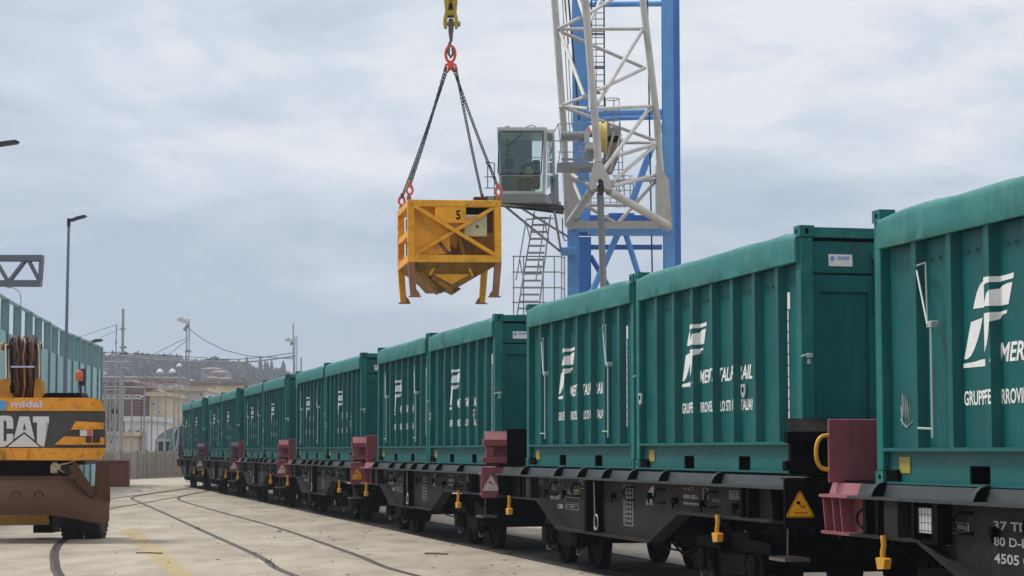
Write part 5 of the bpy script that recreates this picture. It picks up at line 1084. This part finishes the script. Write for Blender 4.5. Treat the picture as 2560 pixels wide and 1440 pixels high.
zt_, zb_ = at(0, 645, GY).z, at(0, 708, GY).z; xs = [at(x_, 0, GY).x for x_ in (114, 78, 36, -4, -46, -88, -130, -172, -214, -260)]
for dy in (0, .2):
    GB(MB().beam((xs[-1], GY+dy, zt_), (xs[0]+.05, GY+dy, zt_), .16, .20), 'top_chord'); GB(MB().beam((xs[-1], GY+dy, zb_), (xs[0], GY+dy, zb_), .16, .20), 'bottom_chord')
    GB(MB().beam((xs[0]-.03, GY+dy, zb_+.1), (xs[0], GY+dy, zt_-.1), .10, .12, up=(0,1,0)), 'end_post')
    for k in range(9):
        a, b = (xs[k], zb_+.08) , (xs[k+1]+.06, zt_-.08)
        if k % 2: a, b = (xs[k], zt_-.08), (xs[k+1], zb_+.08)
        GB(MB().beam((a[0]-.06, GY+dy, a[1]), (b[0], GY+dy, b[1]), .09, .09, up=(0,1,0)), 'diagonal')
for dx in (0, .9): GB(MB().beam((xs[-1]+dx, GY+.5, 0), (xs[-1]+dx, GY+.5, zt_+.3), .25, .25, up=(0,1,0)), 'mast')
hk = at(52, 760, 100); hr = empty('curved_lamp', Vector((hk.x, 100, 0)), 0, 'thin curved lamp pole above the teal barrier, under the gantry', 'lamp', None)
mb = MB(); mb.path([(0,0,0),(0,0,hk.z),(0,0,hk.z+.35),(-.1,0,hk.z+.6),(-.3,0,hk.z+.75),(-.45,0,hk.z+.8)], .025, 6); mb.build('pole', M['galv'], hr); MB().cbox(-.7,-.42,-.06,.06,hk.z+.77,hk.z+.83,.01).build('lamp_head', M['galv'], hr)

# ------------------------------------------------------------------ concrete wall
wl = [gr(150,1201), gr(255,1200), gr(340,1197), gr(430,1193), gr(560,1186), gr(900,1172)]; wr = empty('precast_wall', wl[0], 0, 'low grey precast concrete fence wall at the end of the yard', 'wall')
for i in range(len(wl)-1):
    p, q = wl[i], wl[i+1]; n = max(1, int((q-p).length/2.0)); d = (q-p)/n; dn = d.normalized(); nn = Vector((dn.y, -dn.x, 0))
    for k in range(n):
        a = p+d*k; b = a+d; mb = MB(); c3_ = lambda t, s_, z_: a+dn*t+nn*s_+Vector((0,0,z_)); L_ = d.length
        mb.hexa([c3_(.12,0,0),c3_(L_,0,0),c3_(L_,.08,0),c3_(.12,.08,0),c3_(.12,0,1.72),c3_(L_,0,1.72),c3_(L_,.08,1.72),c3_(.12,.08,1.72)])
        for t in (.35,.65,.95,1.25,1.55):
            if t < L_-.1: mb.hexa([c3_(t,.081,.1),c3_(t+.10,.081,.1),c3_(t+.10,.12,.1),c3_(t,.12,.1),c3_(t,.081,1.6),c3_(t+.10,.081,1.6),c3_(t+.10,.12,1.6),c3_(t,.12,1.6)])
        mb.build('panel', M['conc'], wr, off=wl[0])
        mb = MB(); mb.hexa([c3_(-.06,-.05,0),c3_(.118,-.05,0),c3_(.118,.16,0),c3_(-.06,.16,0),c3_(-.06,-.05,1.8),c3_(.118,-.05,1.8),c3_(.118,.16,1.8),c3_(-.06,.16,1.8)]); mb.build('post', M['conc'], wr, off=wl[0])

# ------------------------------------------------------------------ catenary masts and yard lights
def mast(px, ptop, Y, wpx, name, lab, cat, arms=(), m='galv', grp=None, lattice=False):
    t = at(px, ptop, Y); r = empty(name, Vector((t.x, Y, 0)), 0, lab, cat, grp); k = Y/FPX; w_ = wpx*k
    mb = MB()
    if lattice:
        for s in (-1, 1): mb.beam((s*w_*.5, 0, 0), (s*w_*.35, 0, t.z), w_*.22, w_*.6, up=(0,1,0))
        nn = int(t.z/.8)
        for i in range(nn): z0_ = t.z*i/nn; z1_ = t.z*(i+1)/nn; s = 1 if i % 2 else -1; mb.beam((-s*w_*.45,0,z0_), (s*w_*.45,0,z1_), w_*.1, w_*.1, up=(0,1,0)); mb.beam((-w_*.45,0,z1_), (w_*.45,0,z1_), w_*.1, w_*.1)
    else:
        mb.tube((0,0,0), (0,0,t.z*.6), w_*.55, 12, w_*.5); mb.tube((0,0,t.z*.6), (0,0,t.z), w_*.42, 12, w_*.36)
        for f in (.35,.5,.6,.72,.88): mb.tube((0,0,t.z*f-.06), (0,0,t.z*f+.06), w_*.75, 10)
    mb.build('mast_pole', M[m], r)
    for (n, mt, kind, a, b, rr) in arms:
        pa, pb = at(a[0], a[1], Y), at(b[0], b[1], Y); o = Vector((t.x, Y, 0)); mb = MB()
        if kind == 'l': mb.tube(pa-o, pb-o, rr*k, 7)
        elif kind == 'h': mb.extr([((pa-o).x, (pa-o).z), ((pb-o).x, (pb-o).z), ((pb-o).x, (pb-o).z+rr*k*1.2), (((pa+pb)/2-o).x, ((pa+pb)/2-o).z+rr*k*2), ((pa-o).x, (pa-o).z+rr*k*.8)], lambda x_, z_, y_: (x_, y_, z_), -.25, .25)
        elif kind == 'b': mb.lathe([(.001,-rr*k*.5),(rr*k,-rr*k*.3),(rr*k,rr*k*.2),(rr*k*.4,rr*k*.8),(.001,rr*k)], pa-o, 'z', 12)
        mb.build(n, M[mt], r)
    return r
mast(308, 772, 140, 9, 'catenary_mast', 'tall thick grey mast with clamps, left part of the rail yard', 'mast', [('bracket','galv','l',(298,888),(318,888),5),('bracket','galv','l',(300,868),(316,868),3),('insulator','darkst','b',(302,886),(0,0),5),('insulator','darkst','b',(315,884),(0,0),5),('clamp','galv','l',(301,922),(316,922),4)])
mast(291, 810, 138, 4, 'slim_mast', 'thin tapering grey mast just left of the thick clamped mast', 'mast')
mast(470, 799, 142, 9, 'yard_light_mast', 'grey lattice mast with a big white floodlight, centre of the yard', 'mast', [('floodlight','b_white','h',(444,802),(470,812),7),('bracket','galv','l',(470,812),(460,826),4),('clamp','galv','l',(463,878),(478,878),3),('insulator','b_white','b',(478,951),(0,0),4)], lattice=True)
mast(740, 840, 136, 7, 'yard_light_mast', 'far twin mast with white lamp rising behind the green containers', 'mast', [('floodlight','b_white','h',(712,852),(734,857),5),('bracket','galv','l',(732,856),(726,862),3),('antenna','galv','l',(733,808),(734,950),1.6)], lattice=True)
mast(753, 893, 140, 5, 'small_pole', 'short grey pole top above the sixth container roof', 'pole')
mast(415, 930, 150, 5, 'lamp_post', 'grey lamp post with two flat white mushroom lamps', 'lamp post', [('lamp_head','b_white','b',(400,930),(0,0),9),('lamp_head','b_white','b',(431,930),(0,0),9),('arm','galv','l',(392,934),(440,934),1.5)])
mast(448, 917, 148, 4, 'lamp_post', 'grey post topped by a round lamp, beside the two mushroom lamps', 'lamp post', [('lamp_head','b_white','b',(448,915),(0,0),7)])
mast(354, 995, 150, 2, 'thin_pole', 'very thin rusty pole in front of the brown building', 'pole', [('lamp_head','b_white','b',(356,992),(0,0),4)], m='brown')
mast(268, 935, 142, 4, 'slim_mast', 'thin mast with a small white lamp at the barrier end', 'mast', [('lamp_head','b_white','h',(250,940),(266,936),5),('lamp_head','darkst','h',(225,858),(256,853),4)])
# catenary beam and wires
wm0 = at(293, 888, 140); wb = empty('catenary_span', Vector((wm0.x, 140, wm0.z)), 0, 'sagging overhead span with thin wires strung between the yard masts', 'overhead line')
def WB(pts, r, n='wire', m='darkst'): mb = MB(); mb.path([at(p[0], p[1], 138) for p in pts], r*1.2, 5); return mb.build(n, M[m], wb, off=(wm0.x, 140, wm0.z))
WB([(291,888,111),(380,898,115),(470,903,119),(600,906,112),(640,903,108),(690,897,108),(736,890,105)], .045, 'span_beam', 'galv')
WB([(515,898,112),(600,898,110),(660,893,108),(735,882,105)], .02); WB([(470,820,120),(510,850,144),(560,875,114),(620,890,110),(735,897,105)], .018)
WB([(120,868,120),(200,842,120),(291,812,110)], .012); WB([(240,850,120),(300,822,112)], .010); WB([(380,888,122),(465,845,120)], .015); WB([(420,888,122),(468,850,120)], .015);  WB([(255,880,125),(400,888,122),(520,895,144)], .018)
pg = at(300, 945, 144); sg_ = empty('switch_gantry', Vector((pg.x, 144, 0)), 0, 'low grey lattice of horizontal tubes and posts of the electric switch yard', 'gantry')
def SG(mb, n): return mb.build(n, M['galv'], sg_, off=(pg.x, 144, 0))
for a, b, y0, y1, r in ((250,465,943,945,.06),(250,470,967,969,.045),(250,420,988,990,.04),(255,370,998,998,.03),(250,330,904,905,.04)): SG(MB().tube(at(a,y0,144), at(b,y1,144), r, 6), 'cross_tube')
for x_, y in ((253,900),(262,960),(283,950),(330,985),(362,950),(395,985),(415,965),(436,970),(447,930),(276,980),(300,990),(380,1000)):
    p = at(x_, y, 144); SG(MB().tube((p.x, 144, 0), p, .035 if x_ % 2 else .06, 7), 'upright')
for x_, y in ((345,940),(362,938),(380,945),(400,940),(425,945),(300,955)): SG(MB().tube(at(x_,y+8,144), at(x_,y-6,144), .06, 6), 'insulator')
for k, y in enumerate((1005,1012,1022,1034,1046,1060)): SG(MB().tube(at(262+k*3,y,144), at(442,y+2,144), .014, 4), 'wire')
for a, b in (((290,1040),(278,1130)),((305,900),(284,1130)),((310,930),(262,1128))): SG(MB().tube(at(*a,143), at(*b,143), .04, 6), 'stay')
mb = MB(); c = at(287,1028,139); mb.lathe([(8*139/FPX,-.05),(8*139/FPX,.05),(.001,.06)], c, 'y', 18); mb.tube(c, (c.x, c.y, 0), .05); r_ = mb.build('round_sign', M['darkst'], None, off=(c.x, c.y, 0)); r_.location = (c.x, c.y, 0); tag(r_, 'dark round disc signal on a post at the foot of the masts', 'signal')

# ------------------------------------------------------------------ buildings
def building(x0, x1, yt, Y, D, m, lab, wins=(), roof=None, name='building', rot=0):
    a, b = at(x0, yt, Y), at(x1, yt, Y); o = Vector(((a.x+b.x)/2, Y, 0)); r = empty(name, o, R(rot), lab, 'building'); hw_ = (b.x-a.x)/2; k = Y/FPX
    MB().box(-hw_, hw_, 0, D, 0, a.z).build('wall', M[m], r)
    MB().box(-hw_-.3, hw_+.3, -.3, D+.3, a.z, a.z+.35).build('roof', M[roof or m], r)
    for (wx, wy, ww, wh) in wins:
        cx_ = at(wx, wy, Y); x_ = cx_.x-o.x; z_ = cx_.z; w2, h2 = ww*k/2, wh*k/2
        f = MB(); 
        for q in ((x_-w2-.1,x_-w2,z_-h2,z_+h2),(x_+w2,x_+w2+.1,z_-h2,z_+h2),(x_-w2-.1,x_+w2+.1,z_+h2,z_+h2+.1),(x_-w2-.15,x_+w2+.15,z_-h2-.12,z_-h2)): f.box(q[0],q[1],-.08,-.002,q[2],q[3])
        fr = f.build('window', M['b_white'], r); MB().box(x_-w2, x_+w2, -.02, -.003, z_-h2, z_+h2).build('pane', M['glass_d'], fr)
    return r
building(256, 372, 985, 190, 20, 'b_brown', 'wide brown clad industrial building behind the switch yard', [(262+k*14, 977+14, 7, 5) for k in range(7)])
building(250, 330, 963, 230, 14, 'b_brown', 'upper brown building rising behind the wide brown one', [(275+k*12, 978, 6, 6) for k in range(4)])
building(374, 407, 990, 185, 12, 'b_beige', 'narrow beige rendered block beside the brown building', [(385, 1010, 4, 6), (397, 1030, 4, 6), (385, 1050, 4, 6)])
building(412, 445, 975, 195, 12, 'b_beige', 'taller beige block between narrow block and white building', [(420, 1000, 4, 7), (432, 1000, 4, 7), (420, 1025, 4, 7)])
building(448, 512, 978, 200, 14, 'b_white', 'white rendered building left of the farthest containers', [(459, 986, 4, 7), (503, 986, 4, 7), (459, 1012, 4, 7)], 'b_beige')
building(554, 614, 963, 300, 16, 'b_yellow', 'small flat yellow building peeking over the farther containers', [(570, 968, 3, 3), (583, 968, 3, 3), (597, 968, 3, 3)], 'roofm')
building(312, 370, 1052, 165, 10, 'b_white', 'low white shed with windows behind the concrete wall', [(325, 1082, 8, 12), (345, 1082, 8, 12), (360, 1082, 6, 12)])
building(262, 318, 1090, 160, 8, 'b_beige', 'low beige yard hut behind the masts', [(280, 1105, 6, 8)])
building(300, 345, 948, 330, 12, 'b_white', 'small white block on the slope left of the lattice mast', [(312,954,3,3),(325,954,3,3)], 'roofm')
building(350, 392, 952, 310, 12, 'b_pink', 'pink block behind the mushroom lamps', [(360,958,3,3),(372,958,3,3),(384,958,3,3)], 'roofm')
building(398, 440, 958, 290, 12, 'b_white', 'pale block between the mushroom lamps and the lattice mast', [(408,964,3,4),(420,964,3,4),(432,964,3,4)], 'roofm')
building(482, 540, 962, 320, 12, 'b_beige', 'long beige house at the hill foot left of the yellow house', [(492,968,3,3),(506,968,3,3),(520,968,3,3)], 'roofm')
for i, (x_, y, w_, h_, Y) in enumerate(((520,926,22,9,760),(545,935,26,10,740),(530,948,18,8,700),(562,950,20,8,690),(497,938,12,7,780))):
    a = at(x_-w_, y-h_, Y); b = at(x_+w_, y-h_, Y); zb = at(x_, y+h_*1.5, Y).z; o = Vector(((a.x+b.x)/2, Y, zb)); r = empty('villa', o, R(8*i-12), ['pinkish villa on the ridge slope, topmost of the hill houses','wide pink villa right of the topmost hill house','low pink house on the wooded slope below the top villa','lowest right pink house on the hill slope','small pink house leftmost on the hill slope'][i], 'house', 'villas on the hillside')
    hw_ = (b.x-a.x)/2*.8; H_ = a.z-zb; MB().box(-hw_, hw_, 0, 9, -3, H_*.75).build('wall', M['b_pink'], r)
    mb = MB(); mb.add([(-hw_-.5,-.5,H_*.75),(hw_+.5,-.5,H_*.75),(hw_+.5,9.5,H_*.75),(-hw_-.5,9.5,H_*.75),(-hw_*.5,4.5,H_),(hw_*.5,4.5,H_)], [(0,1,5,4),(1,2,5),(2,3,4,5),(3,0,4),(0,3,2,1)]); mb.build('roof', M['roofm'], r)
    for q in range(3): f = MB().box(-hw_*.6+q*hw_*.5, -hw_*.6+q*hw_*.5+1.2, -.06, -.002, H_*.25, H_*.5).build('window', M['glass_d'], r)

# ------------------------------------------------------------------ locomotive and rail car at the far end
lp = gr(428, 1172); LY = 148.0; lo = at(428, 1120, LY); lo.z = 0; loco = empty('locomotive', lo, R(12), 'green and pale grey locomotive half hidden behind the farthest container', 'locomotive'); s = LY/FPX
def LB(mb, n, m): return mb.build(n, M[m], loco)
H1 = at(0, 1056, LY).z
mb = MB(); pf = [(0, .9), (0, H1*.50), (.12, H1*.72), (.35, H1*.88), (.8, H1*.97), (1.6, H1), (3.0, H1), (3.0, .9)]; 
mb.extr([(0,.9),(0,H1*.42),(3,H1*.42),(3,.9)], lambda a, b, c: (a, c, b), 0, 9); LB(mb, 'lower_body', 'loco_w')
mb = MB(); mb.extr([(-.02,H1*.421),(.0,H1*.55),(.12,H1*.74),(.40,H1*.89),(.95,H1*.98),(1.5,H1),(3.0,H1),(3.0,H1*.421)], lambda a, b, c: (a, c, b), -.02, 9); LB(mb, 'upper_body', 'loco_g')
LB(MB().extr([(.35,H1*.50),(2.65,H1*.50),(2.55,H1*.78),(.55,H1*.78)], lambda a, b, c: (a, c, b), -.05, -.021), 'windscreen', 'glass_d')
LB(MB().extr([(.25,H1*.47),(.35,H1*.47),(.55,H1*.80),(.45,H1*.80)], lambda a, b, c: (a, c, b), -.06, -.022), 'window_frame', 'loco_w'); LB(MB().extr([(.95,H1*.981),(1.5,H1*1.003),(3,H1*1.003),(3,H1*1.03),(1.5,H1*1.03),(.9,H1)], lambda a, b, c: (a, c, b), .2, 8.5), 'roof_fairing', 'craneg')
LB(MB().box(.2, 2.8, .3, 8.5, .25, .898), 'underframe', 'wblack')
co = at(388, 1120, 152); co.z = 0; car = empty('rail_car', co, R(10), 'small pale grey rail car with rounded roof left of the locomotive', 'rail car'); H2 = at(0, 1085, 152).z
MB().extr([(0,.6),(0,H2*.85),(.25,H2*.97),(.8,H2*1.10),(1.5,H2*1.18),(3.0,H2*1.2),(3.4,H2*1.2),(3.4,.6)], lambda a, b, c: (a, c, b), 0, 6).build('body', M['craneg'], car)
f = MB().box(.12, 1.25, -.03, -.002, .9, H2*.88).build('window', M['b_white'], car)
for q in (.22, .75): MB().box(q, q+.36, -.045, -.031, 1.2, H2*.82).build('pane', M['glass_d'], f)
MB().box(.1, 3.2, .3, 5.5, .1, .598).build('underframe', M['wblack'], car)

# ------------------------------------------------------------------ hill with forest
rid = [(-400,905),(100,900),(253,895),(327,900),(393,892),(443,895),(477,907),(560,906),(617,915),(660,929),(710,937),(780,946),(860,955),(1000,975),(1200,1000),(1500,1030),(1900,1060),(2600,1085)]
def ry(px):
    for (a, b), (c, d) in zip(rid, rid[1:]):
        if a <= px <= c: return b+(d-b)*(px-a)/(c-a)
    return rid[-1][1]
def hz(X, Y):     # terrain height
    px = 1280+X*FPX/950*1.0; top = at(px, ry(max(-399, min(2599, px)))+26, 950).z
    t = max(0, min(1, (Y-380)/570)); s = t*t*(3-2*t)
    if Y > 950: s = max(.2, 1-(Y-950)/900)
    return max(-.4, top*s*(1+(.10*noise.noise(Vector((X*.006, Y*.006, 1))) if Y < 900 else 0))+noise.noise(Vector((X*.02, Y*.02, 0)))*1.5*t)
mb = MB(); nx, ny = 96, 36; o = []
for j in range(ny+1):
    Y = 340+j*30
    for i in range(nx+1): X = -680+i*14.0; o.append((X, Y, hz(X, Y)-.3))
mb.add(o, [(j*(nx+1)+i, j*(nx+1)+i+1, (j+1)*(nx+1)+i+1, (j+1)*(nx+1)+i) for j in range(ny) for i in range(nx)], True); tag(mb.build('hill', M['hillm'], recalc=False), kind='structure')
rnd = random.Random(3)
def crown(mb, c, r, h, n, q):
    for _ in range(n):
        t = rnd.uniform(0, 6.283); ph = rnd.uniform(-.4, 1); rr = r*math.sqrt(max(0, 1-ph*ph))*rnd.uniform(.75, 1.1)
        p = Vector((c[0]+rr*math.cos(t), c[1]+rr*math.sin(t), c[2]+h*(.5+.5*ph))); a = Vector((rnd.gauss(0,1), rnd.gauss(0,1), rnd.gauss(0,1))).normalized(); b = a.orthogonal().normalized(); cc = a.cross(b); s = q*rnd.uniform(.6, 1.4)
        mb.quad(p-b*s-cc*s*.7, p+b*s-cc*s*.4, p+b*s*.8+cc*s, p-b*s*.5+cc*s*.8)
mb = MB(); cnt = 0
for _ in range(2600):
    Y = rnd.uniform(420, 960); px = rnd.uniform(225, 1000); X = (px-1280)*Y/FPX; z_ = hz(X, Y)
    if z_ < 4 or noise.noise(Vector((X*.012, Y*.012, 5))) < -.28: continue
    r = rnd.uniform(2.2, 4.6)*(Y/900)**.4; crown(mb, (X, Y, z_-.5), r, r*rnd.uniform(1.0, 1.5), 42, r*.17)
tag(mb.build('forest', M['forest'], recalc=False), 'dark wooded hillside reading as one mass of trees', None, None, 'stuff')
cyp = [(651,922,36,'tallest left cypress on the ridge, just left of the paired thin ones'),(663,925,26,'thin cypress first of the pair on the ridge'),(669,926,24,'thin cypress second of the pair on the ridge'),(679,926,28,'cypress between the thin pair and the big rightmost one'),(708,938,46,'big broad cypress on the ridge near the far twin mast'),(617,914,22,'small cypress at the left break of the ridge'),(336,900,20,'small cypress above the thick clamped mast'),(345,899,24,'small cypress right beside another above the thick mast')]
for px, py, hpx, lab in cyp:
    Y = 945; b = at(px, py, Y); s = Y/FPX; r = empty('cypress_tree', Vector((b.x, Y, b.z-3)), 0, lab, 'tree', 'cypresses on the ridge'); H_ = hpx*s*.62+3; W_ = H_*(.20 if hpx > 40 else .13)
    MB().tube((0,0,0), (0,0,H_*.8), .35, 6, .1).build('trunk', M['brown'], r); mb = MB()
    for k in range(120):
        f = rnd.random()**.8; rr = W_*(1-f)**.6*rnd.uniform(.4, 1.05); t = rnd.uniform(0, 6.28); p = Vector((rr*math.cos(t), rr*math.sin(t), 2+(H_-2)*f)); a = Vector((rnd.gauss(0,1), rnd.gauss(0,1), 0)).normalized(); mb.quad(p-a*.5, p+a*.5, p+a*.25+Vector((0,0,1.5)), p-a*.2+Vector((0,0,1.4)))
    mb.build('crown', M['cypress'], r, recalc=False)

# ------------------------------------------------------------------ haze
hm = bpy.data.materials.new('haze_air'); hm.use_nodes = True; t = hm.node_tree; t.nodes.clear(); o_ = t.nodes.new('ShaderNodeOutputMaterial'); v_ = t.nodes.new('ShaderNodeVolumePrincipled'); v_.inputs['Density'].default_value = .00042; v_.inputs['Color'].default_value = (.80,.86,.95,1); v_.inputs['Anisotropy'].default_value = .2; t.links.new(v_.outputs[0], o_.inputs['Volume'])
tag(MB().box(-700, 700, -30, 1500, -1.4, 62).build('haze', hm), kind='stuff')
